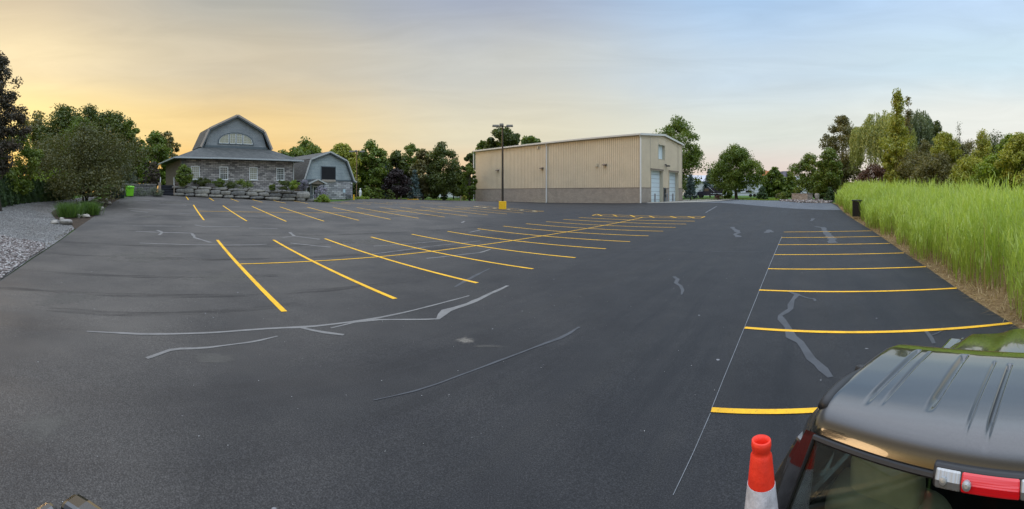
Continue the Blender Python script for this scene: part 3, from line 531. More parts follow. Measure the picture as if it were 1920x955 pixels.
# ------------------------------------------------------------------ stone house with gambrel dormer
AH = math.radians(33); hd = Vector((math.sin(AH), math.cos(AH), 0)); hb = Vector((-math.cos(AH), math.sin(AH), 0)); HRZ = PI / 2 - AH
def house():
    P = Vector((50.5 * math.sin(az(339.5)), 50.5 * math.cos(az(339.5)), 0)); zb = 2.2
    o = empty('stone_house', (P.x, P.y, zb), HRZ, 'stone house with grey shingle roof, gambrel gable and half-round window above a boulder wall', 'house')
    L = wallx(P, hd, 549.5); D = 10.5; ze = 6.55 - zb; gs = 3.4; Pg = P + hb * gs
    MB().box(0, L, 0, D, 0, ze + .1).build('wall', m_stone, o)
    MB().box(-.06, -.003, .05, D, 0, ze + .1).build('board_cladding', m_woodside, o)
    b = MB()
    for i in range(40): b.box(-.085, -.061, .1 + i * .26, .14 + i * .26, 0, ze + .05)
    b.build('batten', m_woodside, o)
    xg0, xg1 = wallx(Pg, hd, 384), wallx(Pg, hd, 500); xc = wallx(Pg, hd, 443.7); k0, k1 = wallx(Pg, hd, 392.8), wallx(Pg, hd, 492.2)
    zg, zk, zp = 8.42 - zb, 10.72 - zb, 12.62 - zb; e = .95
    # skirt roof: a hipped frustum with soffit, fascia and gutter
    ox0, ox1, oy0, oy1 = -e, L + e, -e, D + e; ix0, ix1, iy0, iy1 = xg0 - .3, xg1 + .3, gs, D - gs
    sk = MB(); sk.add([(ox0, oy0, ze), (ox1, oy0, ze), (ox1, oy1, ze), (ox0, oy1, ze), (ox0, oy0, ze + .12), (ox1, oy0, ze + .12), (ox1, oy1, ze + .12), (ox0, oy1, ze + .12), (ix0, iy0, zg), (ix1, iy0, zg), (ix1, iy1, zg), (ix0, iy1, zg)],
           [(0, 3, 2, 1), (0, 1, 5, 4), (1, 2, 6, 5), (2, 3, 7, 6), (3, 0, 4, 7), (4, 5, 9, 8), (5, 6, 10, 9), (6, 7, 11, 10), (7, 4, 8, 11), (8, 9, 10, 11)])
    r = sk.build('skirt_roof', m_shingle, o)
    b = MB(); b.box(ox0 - .12, ox1 + .12, oy0 - .12, oy0 - .003, ze - .02, ze + .15).box(ox1 + .003, ox1 + .12, oy0 - .003, oy1, ze - .02, ze + .15).box(ox0 - .12, ox0 - .003, oy0 - .003, oy1, ze - .02, ze + .15)
    b.build('gutter', mat('slate_gutter', (.38, .41, .42), .5, var=.05), r, bevel=.02)
    MB().box(L - .02, L + .09, -.10, -.003, .0, ze).build('downspout', m_trim, o)
    # gambrel block
    gw = MB().prism([(xg0, zg - .5), (xg0, zg), (k0 + .06, zk - .01), (xc, zp - .01), (k1 - .06, zk - .01), (xg1, zg), (xg1, zg - .5)], D - 2 * gs, 'y', gs).build('gable_wall', m_shake, o)
    prof = [(xg0 - .55, zg - .12), (k0 - .05, zk), (xc, zp), (k1 + .05, zk), (xg1 + .55, zg - .12)]
    rf = slabs(prof, .20, gs - .45, D - gs + .45).build('gambrel_roof', m_shingle, o)
    slabs([(x, z + .005) for x, z in prof], .235, gs - .50, gs - .451).build('barge_board', mat('taupe_trim', (.40, .34, .29), .6, var=.05), rf)
    slabs([(x + (.10 if x < xc else -.10 if x > xc else 0), z - .17) for x, z in prof], .15, gs - .44, gs - .30).build('dark_rake_trim', m_darktrim, rf)
    MB().box(xg0 - .1, xg1 + .1, gs - .07, gs - .003, zg - .2, zg + .22).build('base_trim', m_darktrim, o)
    # half-round window
    w0, w1 = wallx(Pg, hd, 408.5), wallx(Pg, hd, 475.2); wc = (w0 + w1) / 2; rx = (w1 - w0) / 2; zw = 8.86 - zb; hz = 1.62
    n = 28; outer = [(wc + rx * math.cos(t), zw + hz * math.sin(t) ** .8) for t in [PI * i / n for i in range(n + 1)]]
    inn = [(wc + (rx - .14) * math.cos(t), zw + .1 + (hz - .24) * math.sin(t) ** .8) for t in [PI * i / n for i in range(n + 1)]]
    fr = MB(); k = n + 1
    vs = [(a, gs - .09, b_) for a, b_ in outer] + [(a, gs - .09, b_) for a, b_ in inn] + [(a, gs - .003, b_) for a, b_ in outer] + [(a, gs - .003, b_) for a, b_ in inn]
    fr.add(vs, [(i, i + 1, k + i + 1, k + i) for i in range(n)] + [(i, 2 * k + i, 2 * k + i + 1, i + 1) for i in range(n)] + [(k + i, k + i + 1, 3 * k + i + 1, 3 * k + i) for i in range(n)] + [(0, n, k + n, k)])
    aw = fr.build('arched_window', m_darktrim, o)
    MB().prism(inn, .03, 'y', gs - .035).build('pane', m_curtain, aw)
    for q in (-.38, 0, .38): x = wc + rx * q; MB().box(x - .06, x + .06, gs - .075, gs - .036, zw + .1, zw + hz * (.99 if q else 1) - .16).build('mullion', m_darktrim, aw)
    b = MB(); n2 = n
    a2 = [(wc + (rx - .15) * math.cos(t), zw + .11 + (hz - .25) * math.sin(t) ** .8) for t in [PI * i / n for i in range(n + 1)]]
    a3 = [(wc + (rx - .23) * math.cos(t), zw + .16 + (hz - .34) * math.sin(t) ** .8) for t in [PI * i / n for i in range(n + 1)]]
    b.add([(a, gs - .06, q) for a, q in a2] + [(a, gs - .06, q) for a, q in a3], [(i, i + 1, k + i + 1, k + i) for i in range(n)])
    b.box(wc - rx + .15, wc + rx - .15, gs - .07, gs - .04, zw + .11, zw + .18)
    for q, s in ((-.38, 1), (-.38, -1), (0, 1), (0, -1), (.38, 1), (.38, -1)): x = wc + rx * q + s * .09; b.box(x - .028, x + .028, gs - .07, gs - .04, zw + .11, zw + hz - .2 - (.0 if abs(q) < .3 else .08))
    for q in (-.19, .19, -.62, .62): x = wc + rx * q; b.box(x - .01, x + .01, gs - .05, gs - .037, zw + .15, zw + hz - (.3 if abs(q) < .3 else .55))
    for q in (.45, .8, 1.1): b.box(wc - rx * (1 - q * .38) + .2, wc + rx * (1 - q * .38) - .2, gs - .05, gs - .037, zw + q - .01, zw + q + .01)
    b.build('sash', m_white, aw)
    for px, cur in ((366, 1), (419.5, 0), (475, 1), (525.5, 0)):
        x = wallx(P, hd, px); window(o, x - .46, x + .46, 4.16 - zb, 5.58 - zb, 0, 4, 6, .10, m_white, m_curtain if cur else m_glass)
    MB().box(L * .01, L * .01 + .12, -.09, -.003, 0, ze).build('corner_board', m_darktrim, o)
    return o
house()
# ------------------------------------------------------------------ barn with shake gable
def barn():
    d0 = 57.5; P = Vector((d0 * math.sin(az(571)), d0 * math.cos(az(571)), 0)); zb = 1.5
    o = empty('gambrel_barn', (P.x, P.y, zb), HRZ, 'small gambrel barn with pale shake gable, square black opening and stone base', 'barn')
    L = wallx(P, hd, 661); D = 12.; X = lambda px: wallx(P, hd, px); zs = 4.2 - zb; zk = 6.95 - zb; zp = 8.12 - zb
    MB().box(0, L, 0, D, 0, zs).build('wall', m_stone2, o)
    k0, k1, xc = X(583), X(647), X(617)
    MB().prism([(0.02, zs), (k0, zk), (xc, zp - .1), (k1, zk), (L - .02, zs)], D - .02, 'y', .01).build('gable_wall', m_shake2, o)
    prof = [(X(565), zs - .22), (X(569.5), zs - .02), (k0 - .12, zk + .05), (xc, zp + .03), (k1 + .12, zk + .05), (X(661), zs - .02), (X(665.5), zs - .25)]
    rf = slabs(prof, .14, -.35, D + .3).build('roof', m_shingle, o)
    slabs([(x, z - .03) for x, z in prof], .20, -.42, -.351).build('barge_board', m_trim, rf)
    slabs([(x + (.1 if x < xc else -.1 if x > xc else 0), z - .16) for x, z in prof], .12, -.34, -.2).build('dark_rake_trim', m_darktrim, rf)
    MB().box(0, L, -.05, -.003, zs - .12, zs + .12).build('band_trim', m_darktrim, o)
    x0, x1 = X(602.8), X(628.2); z0, z1 = 4.32 - zb, 6.08 - zb
    lo = MB().box(x0 - .1, x1 + .1, -.07, -.01, z0 - .02, z1 + .12).build('loft_opening', m_darktrim, o)
    MB().box(x0, x1, -.09, -.071, z0 + .02, z1).build('screen', m_dark, lo)
    MB().box(x0, x1, -.14, -.02, z0 - .30, z0 - .021).build('sill', mat('tan_stone_sill', (.36, .31, .26), .8), lo)
    # porch
    p0, p1, pc = X(569), X(602), X(586); pz0, pzt = 3.62 - zb, 4.22 - zb
    pf = slabs([(p0, pz0), (pc, pzt), (p1, pz0)], .12, -1.5, 0.05).build('porch_roof', m_shingle, o)
    slabs([(p0, pz0 - .05), (pc, pzt - .05), (p1, pz0 - .05)], .18, -1.56, -1.501).build('barge_board', m_trim, pf)
    MB().prism([(p0 + .35, pz0 + .02), (pc, pzt - .06), (p1 - .35, pz0 + .02)], .2, 'y', -1.4).build('porch_gable', m_woodside, o)
    MB().box(p0 + .3, p0 + .45, -1.4, -1.25, 0, pz0).build('porch_post', m_darktrim, o)
    MB().box(p1 - .45, p1 - .3, -1.4, -1.25, 0, pz0).build('porch_post', m_darktrim, o)
    dr = window(o, X(588), X(595.5), .15, 3.25 - zb, 0, 2, 3, .12, m_white, m_glass, 'door', sill=False)
    window(o, X(575.5), X(581.5), .7, 3.25 - zb, 0, 1, 1, .12, m_white, m_glass)
    MB().box(X(658) - .1, X(658) + .1, -.2, -.02, 3.75 - zb, 3.9 - zb).build('wall_light', m_white, o)
    MB().box(X(599) - .1, X(599) + .1, -.12, -.02, 3.15 - zb, 3.35 - zb).build('wall_sign', m_white, o)
    return o
barn()
# ------------------------------------------------------------------ tan metal building
AP = Vector((20.4, 64.87, 0)); BP = Vector((-8.25, 95.35, 0)); md = (AP - BP).normalized(); mbk = Vector((-md.y, md.x, 0)); MRZ = math.atan2(md.y, md.x)
def metal_building():
    L = (AP - BP).length; W = 19.9; zb = .45; H = 12.0 - zb; RZ = H + .85; zw = 3.22 - zb
    o = empty('metal_building', (BP.x, BP.y, zb), MRZ, 'large tan ribbed metal building with block base and two white garage doors', 'metal building')
    X = lambda px: wallx(BP, md, px)
    rend = wallx(AP, mbk, 1278.3); W = rend
    Y = lambda px: wallx(AP, mbk, px)
    # block base: front, and the end wall between the doors
    d1, d2 = (Y(1219.6), Y(1242.3)), (Y(1253.7), Y(1271.3)); dz = 6.35 - zb
    bb = MB(); bb.box(0, L, -.1, .15, 0, zw)
    segs = [(0.15, d1[0]), (d1[1], d2[0]), (d2[1], W)]
    for a, b in segs: bb.box(L - .15, L + .1, a, b, 0, zw)
    bb.box(-.1, .15, .15, W, 0, zw).box(-.1, L + .1, W, W + .2, 0, zw)
    bs = bb.build('block_base', m_block, o)
    MB().box(-.12, L + .12, -.13, -.02, zw + .002, zw + .09).box(L - .1, L + .13, 0, d1[0], zw + .002, zw + .09).box(L - .1, L + .13, d1[1], d2[0], zw + .002, zw + .09).box(L - .1, L + .13, d2[1], W, zw + .002, zw + .09).build('base_flashing', m_browntrim, bs)
    # ribbed siding, front
    def ribs(n0, n1, pitch, zf0, zf1, m, out, name, parent, axis):
        vs = []; fs = []; s = n0; pr = [(0, .05), (pitch * .66, .05), (pitch * .72, -.02), (pitch * .94, -.02)]
        pts = []
        while s < n1:
            for a, h in pr:
                if s + a < n1: pts.append((s + a, h))
            s += pitch
        pts.append((n1, 0))
        for a, h in pts:
            za, zb_ = zf0(a), zf1(a)
            if axis == 'x': vs += [(a, out - h, za), (a, out - h, zb_)]
            else: vs += [(out + h, a, za), (out + h, a, zb_)]
        for i in range(len(pts) - 1): fs.append((2 * i, 2 * i + 2, 2 * i + 3, 2 * i + 1))
        b = MB(); b.v = vs; b.f = fs; me = bpy.data.meshes.new(name); me.from_pydata(vs, [], fs); me.update(); return link(name, me, m, parent)
    ribs(0, L, .405, lambda a: zw + .09, lambda a: H - .1, m_tan, 0., 'siding', o, 'x')
    roofz = lambda y: H + .85 * (1 - abs(y - W / 2) / (W / 2)) - .05
    e = MB()
    def panel(y0, y1, z0, z1f): ribs(y0, y1, .405, lambda a: z0, z1f, m_tan, L, 'end_siding', o, 'y')
    wy = (Y(1233.5), Y(1246.3)); wz = (8.35 - zb, 11.0 - zb)
    panel(0, d1[0], zw + .09, roofz); panel(d1[0], wy[0], dz, roofz)
    panel(wy[0], wy[1], wz[1], roofz); panel(wy[0], wy[1], dz, lambda a: wz[0]); panel(wy[1], d2[1], dz, roofz); panel(d1[1], d2[0], zw + .09, lambda a: dz); panel(d2[1], W, zw + .09, roofz)
    # back walls
    MB().box(0, L - .2, W - .1, W, zw, H).box(0, .1, .2, W - .1, zw, H).build('rear_siding', m_tan, o)
    for q in ((L - .02, L + .07, -.08, .06, zw + .09, H - .1), (-.07, .02, -.08, .06, zw + .09, H - .1), (L - .02, L + .07, W - .1, W + .05, zw, H - .1)): MB().box(*q).build('corner_trim', m_tan2, o)
    # roof with standing seams, eave gutter, rake trim
    ov = .35; r = MB()
    r.add([(-ov, -ov, H - .02), (L + ov, -ov, H - .02), (L + ov, W / 2, H + .87), (-ov, W / 2, H + .87), (-ov, W + ov, H - .02), (L + ov, W + ov, H - .02)], [(0, 1, 2, 3), (3, 2, 5, 4)])
    s = -ov
    while s < L + ov:
        for a, b in ((-ov, W / 2), (W + ov, W / 2)): r.add([(s, a, H - .02), (s + .07, a, H - .02), (s + .07, b, H + .87), (s, b, H + .87), (s, a, H + .06), (s + .07, a, H + .06), (s + .07, b, H + .95), (s, b, H + .95)], [(4, 5, 6, 7), (0, 4, 7, 3), (1, 2, 6, 5), (0, 1, 5, 4)])
        s += .61
    rf = r.build('roof', m_metal_roof, o)
    MB().box(-ov - .05, L + ov + .05, -ov - .22, -ov, H - .28, H + .02).build('gutter', m_metal_roof, rf, bevel=.03)
    g = MB()
    for sy, y0, y1 in ((1, -ov, W / 2), (-1, W + ov, W / 2)):
        g.add([(L + ov, y0, H - .28), (L + ov + .06, y0, H - .28), (L + ov + .06, y1, H + .62), (L + ov, y1, H + .62), (L + ov, y0, H + .06), (L + ov + .06, y0, H + .06), (L + ov + .06, y1, H + .96), (L + ov, y1, H + .96)], [(0, 1, 2, 3), (4, 7, 6, 5), (0, 4, 5, 1), (1, 5, 6, 2), (0, 3, 7, 4)])
    g.build('rake_trim', m_metal_roof, rf)
    MB().box(-.05, L + ov - .05, -ov, 0, H - .32, H - .27).build('soffit', m_tan2, rf)
    for px in (889.6, 1026, 1202.3):
        x = X(px); b = MB().box(x - .09, x + .09, -.30, -.14, .25, H - .75); b.tube([(x, -.22, H - .8), (x, -.42, H - .35), (x, -.46, H - .2)], .09, 6); b.tube([(x, -.22, .3), (x, -.24, .12), (x, -.45, .05)], .10, 6)
        b.build('downspout', m_white, o)
    for px, py in ((935, 319.8), (1018, 316), (1136.3, 309.7)):
        x = X(px); d = (BP + md * x).length; z = CZ + (YH - py) / F * d - zb
        wl = MB().box(x - .12, x + .12, -.18, -.06, z - .2, z + .2).build('wall_light', m_browntrim, o, bevel=.02)
        MB().add([(x - .45, -.62, z + .04), (x + .25, -.62, z + .04), (x + .25, -.18, z + .22), (x - .45, -.18, z + .22), (x - .45, -.62, z - .06), (x + .25, -.62, z - .06), (x + .25, -.18, z - .06), (x - .45, -.18, z - .06)], [(0, 1, 2, 3), (7, 6, 5, 4), (0, 4, 5, 1), (1, 5, 6, 2), (2, 6, 7, 3), (3, 7, 4, 0)]).build('lamp_head', m_browntrim, wl)
    for px, py in ((1009.3, 277), (1120, 309.8)):
        x = X(px); d = (BP + md * x).length; z = CZ + (YH - py) / F * d - zb
        MB().box(x - .22, x + .22, -.30, -.06, z - .28, z + .28).build('junction_box', m_tan2, o, bevel=.03)
    # doors
    for i, (a, b) in enumerate((d1, d2)):
        dd = MB()
        n = 8
        for k in range(n): dd.box(L - .62, L - .55, a + .02, b - .02, .05 + k * dz / n, .05 + (k + 1) * dz / n - .05)
        g = dd.build('garage_door', m_door, o, bevel=.01)
        MB().box(L - .7, L - .63, a, b, 0, dz).build('door_seam', m_grey, g)
        fr = MB().box(L - .62, L + .12, a, a + .06, 0, dz).box(L - .62, L + .12, b - .06, b, 0, dz).box(L - .62, L + .12, a + .06, b - .06, dz - .06, dz + .02)
        fr.build('jamb', m_tan2, g)
        MB().box(L + .10, L + .16, a - .15, b + .15, dz + .02, dz + .24).build('lintel_trim', m_browntrim, g)
    w = MB().box(L - .5, L + .1, wy[0], wy[0] + .06, *wz).box(L - .5, L + .1, wy[1] - .06, wy[1], *wz).box(L - .5, L + .1, wy[0] + .06, wy[1] - .06, wz[0], wz[0] + .06).box(L - .5, L + .1, wy[0] + .06, wy[1] - .06, wz[1] - .06, wz[1]).build('window', m_tan2, o)
    MB().box(L - .5, L - .44, wy[0] + .06, wy[1] - .06, wz[0] + .06, wz[1] - .06).build('pane', m_door, w)
    y = Y(1248.3); z = CZ + (YH - 311) / F * 76 - zb
    wl = MB().box(L + .02, L + .2, y - .12, y + .12, z - .1, z + .2).build('wall_light', m_grey, o)
    MB().box(L + .2, L + .75, y - .2, y + .35, z - .15, z + .1).build('lamp_head', m_black, wl, bevel=.05)
    MB().box(L + .2, L + .5, y - .9, y - .55, z + .05, z + .25).build('lamp_head', m_black, wl, bevel=.05)
    y = Y(1244.6); up = MB().box(L + .1, L + .3, y - .22, y + .22, .2, 2.9).build('utility_panel', m_darktrim, o, bevel=.02)
    MB().box(L + .3, L + .36, y - .3, y + .3, 1.9, 2.7).box(L + .3, L + .36, y - .3, y + .3, 1.2, 1.7).build('meter_box', m_black, up, bevel=.02)
    MB().box(L + .1, L + .16, -.02, .02, 0.0, 0.01)
    # bollards in front of the doors: things of their own
    first = None
    for k, (px, w_) in enumerate(((1228.2, 'in front of the left garage door'), (1251.2, 'in front of the block pier between the garage doors'), (1261.6, 'in front of the right garage door'))):
        p = AP + mbk * (Y(px) + .1) + md * .9; s = wallx(AP + md * .9, mbk, px); p = AP + md * .9 + mbk * s; z = G(p.x, p.y) + .01
        b = empty('bollard', (p.x, p.y, z), 0, 'dark steel bollard ' + w_, 'bollard', 'bollards by the garage doors')
        MB().lathe([(.13, 0), (.13, 1.36)], n=14).build('post', m_grey, b, smooth=False)
        MB().lathe([(.135, 1.36), (.12, 1.41), (.07, 1.46), (.01, 1.48)], n=14).build('cap', m_grey, b)
metal_building()
# ------------------------------------------------------------------ boulders, walls, steps
def boulder_mb(w, d, h, seed, p=.45, amp=.12, n=12, mm=9):
    b = MB(); r = random.Random(seed); of = Vector((r.uniform(0, 99), r.uniform(0, 99), r.uniform(0, 99)))
    sg = lambda v, q: math.copysign(abs(v) ** q, v)
    for i in range(mm + 1):
        ph = -PI / 2 + PI * i / mm
        for j in range(n):
            t = 2 * PI * j / n + .2; v = Vector((sg(math.cos(ph), p) * sg(math.cos(t), p), sg(math.cos(ph), p) * sg(math.sin(t), p), sg(math.sin(ph), p)))
            k = 1 + amp * mnoise.noise(v * 1.1 + of) * 2 + amp * .5 * mnoise.noise(v * 3 + of)
            b.v.append((v.x * w / 2 * k, v.y * d / 2 * k, h / 2 + v.z * h / 2 * k))
    for i in range(mm):
        for j in range(n): b.f.append((i * n + j, i * n + (j + 1) % n, (i + 1) * n + (j + 1) % n, (i + 1) * n + j))
    return b
def stonemat(name, c, var=.35):
    t = NT(name); v = t.coord(); f = t.noise(v, 2.2, 7, .7); g = t.noise(v, 11, 4, .7)
    col = t.ramp(f, [(.3, sc(c, 1 - var)), (.5, c4(c)), (.72, sc(c, 1 + var))]); col = t.mix(col, t.ramp(g, [(.35, (.55, .55, .55, 1)), (.6, (1.1, 1.1, 1.1, 1))]), .6, 'MULTIPLY')
    col = t.mix(col, (.30, .29, .21, 1), t.ramp(t.noise(v, 1.1, 5), [(.55, (0,) * 3), (.7, (.35,) * 3)]))
    oi = t.n('ShaderNodeObjectInfo'); col = t.mix(col, t.ramp(oi.outputs['Random'], [(0, (.75, .75, .77, 1)), (1, (1.25, 1.2, 1.12, 1))]), 1., 'MULTIPLY')
    t.princ(col, .95, 0, .2, t.bump(t.math('ADD', f, g), .8, .05)); return t.m
m_boulder = stonemat('grey_boulder', (.20, .198, .185), .45); m_rock = stonemat('pale_rock', (.36, .34, .31))
m_wallst = brickmat('dry_stone', (.17, .165, .16), (.27, .26, .25), (.05, .05, .05), .75, .28, .03, .12, .9)
RW0, RW1 = gp(327, 367.2), gp(582, 378)
def retaining_wall():
    d = RW1 - RW0; Ln = d.xy.length; dx = d.normalized(); rz = math.atan2(dx.y, dx.x); o = empty('boulder_wall', RW0, rz, 'retaining wall of stacked grey boulders below the stone house', 'retaining wall')
    k = 0; zt = 0
    zslope = (RW1.z - RW0.z) / Ln
    for c, (h, wmin, wmax, y) in enumerate(((.36, 1.1, 2.2, 0.1), (.52, 1.1, 2.3, .3), (.34, 1.3, 2.6, .5))):
        s = -.3 + c * .5 % 1
        while s < Ln - .3:
            w = rnd.uniform(wmin, wmax); k += 1; hh = h * rnd.uniform(.93, 1.1)
            b = boulder_mb(w * .99, .8, hh, 100 + k, .5, .12); q = b.build('boulder', m_boulder, o, smooth=True)
            q.location = (s + w / 2, y + rnd.uniform(-.08, .08), zslope * (s + w / 2) + zt - .02); q.rotation_euler = (rnd.uniform(-.06, .06), rnd.uniform(-.03, .03), rnd.uniform(-.06, .06)); s += w * 1.01
        zt += h * .97
    q = boulder_mb(1.7, .9, .75, 555, .5, .12).build('boulder', m_boulder, o, smooth=True); q.location = (Ln - 1.0, .1, zslope * Ln + .35)
    # soil behind
    P0 = RW0 + Vector((0, 0, 1.1)); P1 = RW1 + Vector((0, 0, 1.1)); bk = Vector((-dx.y, dx.x, 0)) * .45
    A, B_ = P0 + bk, P1 + bk; C_, D_ = P1 + bk * 11 + Vector((0, 0, .0)), P0 + bk * 11 + Vector((0, 0, .35))
    b = MB(); N = 14; vs = []
    for i in range(N + 1):
        for j in range(5):
            p = (A.lerp(B_, i / N)).lerp(D_.lerp(C_, i / N), j / 4); vs.append((p.x, p.y, p.z + rnd.uniform(-.05, .05)))
        p = A.lerp(B_, i / N); vs.append((p.x, p.y, p.z - 1.3))
    fs = []
    for i in range(N):
        a = i * 6; c = a + 6
        for j in range(4): fs.append((a + j, c + j, c + j + 1, a + j + 1))
        fs.append((a + 5, c + 5, c, a))
    b.add(vs, fs); b.build('raised_bed', m_soil, None, kind='structure', label='raised planting bed between the boulder wall and the stone house')
retaining_wall()
def stairs():
    B = gp(313.5, 366.6); dr = Vector((math.sin(az(313.5)), math.cos(az(313.5)), 0)); rz = math.atan2(dr.y, dr.x) - PI / 2
    o = empty('garden_steps', B, rz, 'dark timber garden steps with pale handrail beside the boulder wall', 'steps')
    w = .74
    for i in range(6):
        MB().box(-w, w, .32 * i, .32 * i + .34, .0, .20 * i + .15).build('riser', m_dark, o)
        MB().box(-w - .02, w + .02, .32 * i - .04, .32 * i + .33, .20 * i + .151, .20 * i + .205).build('tread', mat('dark_tread', (.05, .055, .07), .7), o)
    for s in (-1, 1):
        MB().box(s * (w + .06) - .05, s * (w + .06) + .05, 1.7, 1.8, .9, 2.2).build('handrail_post', m_wood, o); MB().box(s * (w + .06) - .05, s * (w + .06) + .05, -.05, .05, 0, 1.15).build('handrail_post', m_wood, o)
        MB().tube([(s * (w + .06), 0, 1.12), (s * (w + .06), 1.75, 2.15)], .035, 6).build('handrail', m_trim, o)
    return o
stairs()
def low_wall():
    A, B = gp(236, 368), gp(297, 366.6); d = B - A; rz = math.atan2(d.y, d.x)
    o = empty('low_stone_wall', A, rz, 'low wall of long grey flat stones behind the green bin', 'wall')
    b = MB().box(0, d.xy.length, .5, 1.0, -.2, 1.25); b.build('stonework', m_wallst, o)
    s = 0
    while s < d.xy.length:
        w = rnd.uniform(.7, 1.1); MB().box(s, min(s + w - .02, d.xy.length + .05), .42, 1.08, 1.251, 1.36).build('capstone', m_boulder, o, bevel=.03); s += w
    g = MB(); q = A + Vector((0, 0, 1.2)); n = Vector((-d.y, d.x, 0)).normalized()
    g.add([A + n * .9 + Vector((0, 0, 1.2)), B + n * .9 + Vector((0, 0, 1.2)), B + n * 7 + Vector((0, 0, 1.35)), A + n * 7 + Vector((0, 0, 1.35)) - d.normalized() * 4, A - d.normalized() * 4 + n * .9 + Vector((0, 0, .6))], [(0, 1, 2, 3, 4)])
    g.build('terrace', m_lawn, None, kind='structure', label='grassy terrace behind the low stone wall')
    p = MB().box(0, .26, -.1, .1, 0, 1.5).build('gate_post', m_wood, None, label='weathered timber gate post left of the dark steps', cat='post'); p.location = gp(297.5, 366.8); p.rotation_euler = (0, 0, rz)
low_wall()
def bin_(px, py, h, w, m, name, label, cat, group=None, marks=False):
    B = gp(px, py); o = empty(name, B, -az(px) + .1, label, cat, group)
    b = MB(); a, c = w * .40, w * .5; dd = h * .36
    b.add([(-a, -dd * .8, .04), (a, -dd * .8, .04), (a, dd * .8, .1), (-a, dd * .8, .1), (-c, -dd, h * .88), (c, -dd, h * .88), (c, dd, h * .92), (-c, dd, h * .92)], [(0, 3, 2, 1), (4, 5, 6, 7), (0, 1, 5, 4), (1, 2, 6, 5), (2, 3, 7, 6), (3, 0, 4, 7)])
    b.build('body', m, o, bevel=.03); MB().box(-c - .02, c + .02, -dd - .03, dd + .03, h * .80, h * .855).build('rim', m, o, bevel=.01)
    MB().add([(-c - .03, -dd - .04, h * .89), (c + .03, -dd - .04, h * .89), (c + .03, dd + .04, h * .93), (-c - .03, dd + .04, h * .93), (-c + .04, -dd + .03, h * .97), (c - .04, -dd + .03, h * .97), (c - .04, dd - .05, h), (-c + .04, dd - .05, h)], [(4, 5, 6, 7), (0, 1, 5, 4), (1, 2, 6, 5), (2, 3, 7, 6), (3, 0, 4, 7), (0, 3, 2, 1)]).build('lid', m, o, bevel=.015)
    for s in (-1, 1):
        wh = MB().lathe([(.12, -.035), (.14, -.02), (.14, .02), (.12, .035)], n=16).build('wheel', m_black, o); wh.rotation_euler = (0, PI / 2, 0); wh.location = (s * (a + .03), dd * .7, .14)
    MB().tube([(-c * .7, dd + .02, h * .9), (-c * .7, dd + .12, h * .93), (c * .7, dd + .12, h * .93), (c * .7, dd + .02, h * .9)], .018, 6).build('handle', m_black, o)
    if marks: MB().box(-c * .55, -c * .12, -dd - .035, -dd - .005, h * .62, h * .80).box(c * .05, c * .55, -dd - .035, -dd - .005, h * .73, h * .80).box(c * .05, c * .55, -dd - .035, -dd - .005, h * .62, h * .69).build('sticker', m_white, o)
    return o
bin_(243.2, 368.6, 1.16, .90, mat('lime_green_plastic', (.20, .62, .02), .4, var=.05), 'green_bin', 'bright lime green wheeled bin beside the low stone wall', 'bin')
bin_(227, 371.6, 1.30, .72, mat('dark_green_plastic', (.010, .022, .022), .4), 'dark_bin', 'dark green wheeled bin with white stickers left of the lime green bin', 'bin', marks=True)
bin_(214, 372.2, 1.20, .72, mat('dark_green_plastic', (.010, .022, .022), .4), 'dark_bin', 'dark wheeled bin half hidden under the low tree', 'bin')
# ------------------------------------------------------------------ lamp posts
def lamp(px, d, top, label, base=True, k=1.):
    B = gd(px, d); H = CZ + (YH - top) / F * d - B.z; o = empty('lamp_post', B, -az(px), label, 'lamp post')
    if base:
        MB().box(-.45, .45, -.45, .45, -.1, .92).build('concrete_base', mat('yellow_painted_concrete', (.86, .50, .012), .6, var=.12, vs=6), o, bevel=.035)
        MB().box(-.2, .2, -.2, .2, .921, .96).build('base_plate', m_black, o)
    zb = .96 if base else 0
    MB().tube([(0, 0, zb), (0, 0, H - .3)], [.15 * k, .10 * k], 4).build('pole', mat('dark_bronze_pole', (.02, .018, .017), .45, 0, .4), o)
    MB().box(-.07, .07, -.07, .07, H - .35, H - .12).build('tenon', m_black, o)
    MB().box(-.75, .75, -.04, .04, H - .25, H - .17).box(-.04, .04, -.6, .3, H - .249, H - .171).build('cross_arm', m_black, o)
    for x, y, r in ((-.82, 0, .0), (.85, 0, .0), (-.12, -.75, PI / 2)):
        h = MB().add([(-.42, -.26, -.09), (.42, -.26, -.09), (.42, .26, -.09), (-.42, .26, -.09), (-.38, -.22, .13), (.38, -.22, .13), (.38, .22, .13), (-.38, .22, .13)], [(0, 3, 2, 1), (4, 5, 6, 7), (0, 1, 5, 4), (1, 2, 6, 5), (2, 3, 7, 6), (3, 0, 4, 7)]).build('lamp_head', mat('bronze_lamp_head', (.20, .185, .16), .5), o, bevel=.02)
        h.location = (x, y, H - .12); h.rotation_euler = (0, 0, r)
        l = MB().box(-.32, .32, -.18, .18, -.105, -.091).build('lens', m_white, h)
    return o
lamp(942.3, 50.8, 234.5, 'tall black lamp post on a yellow concrete base in the middle of the lot')
lamp(669, 66, 283, 'far black lamp post in front of the trees right of the small barn', False, .8)
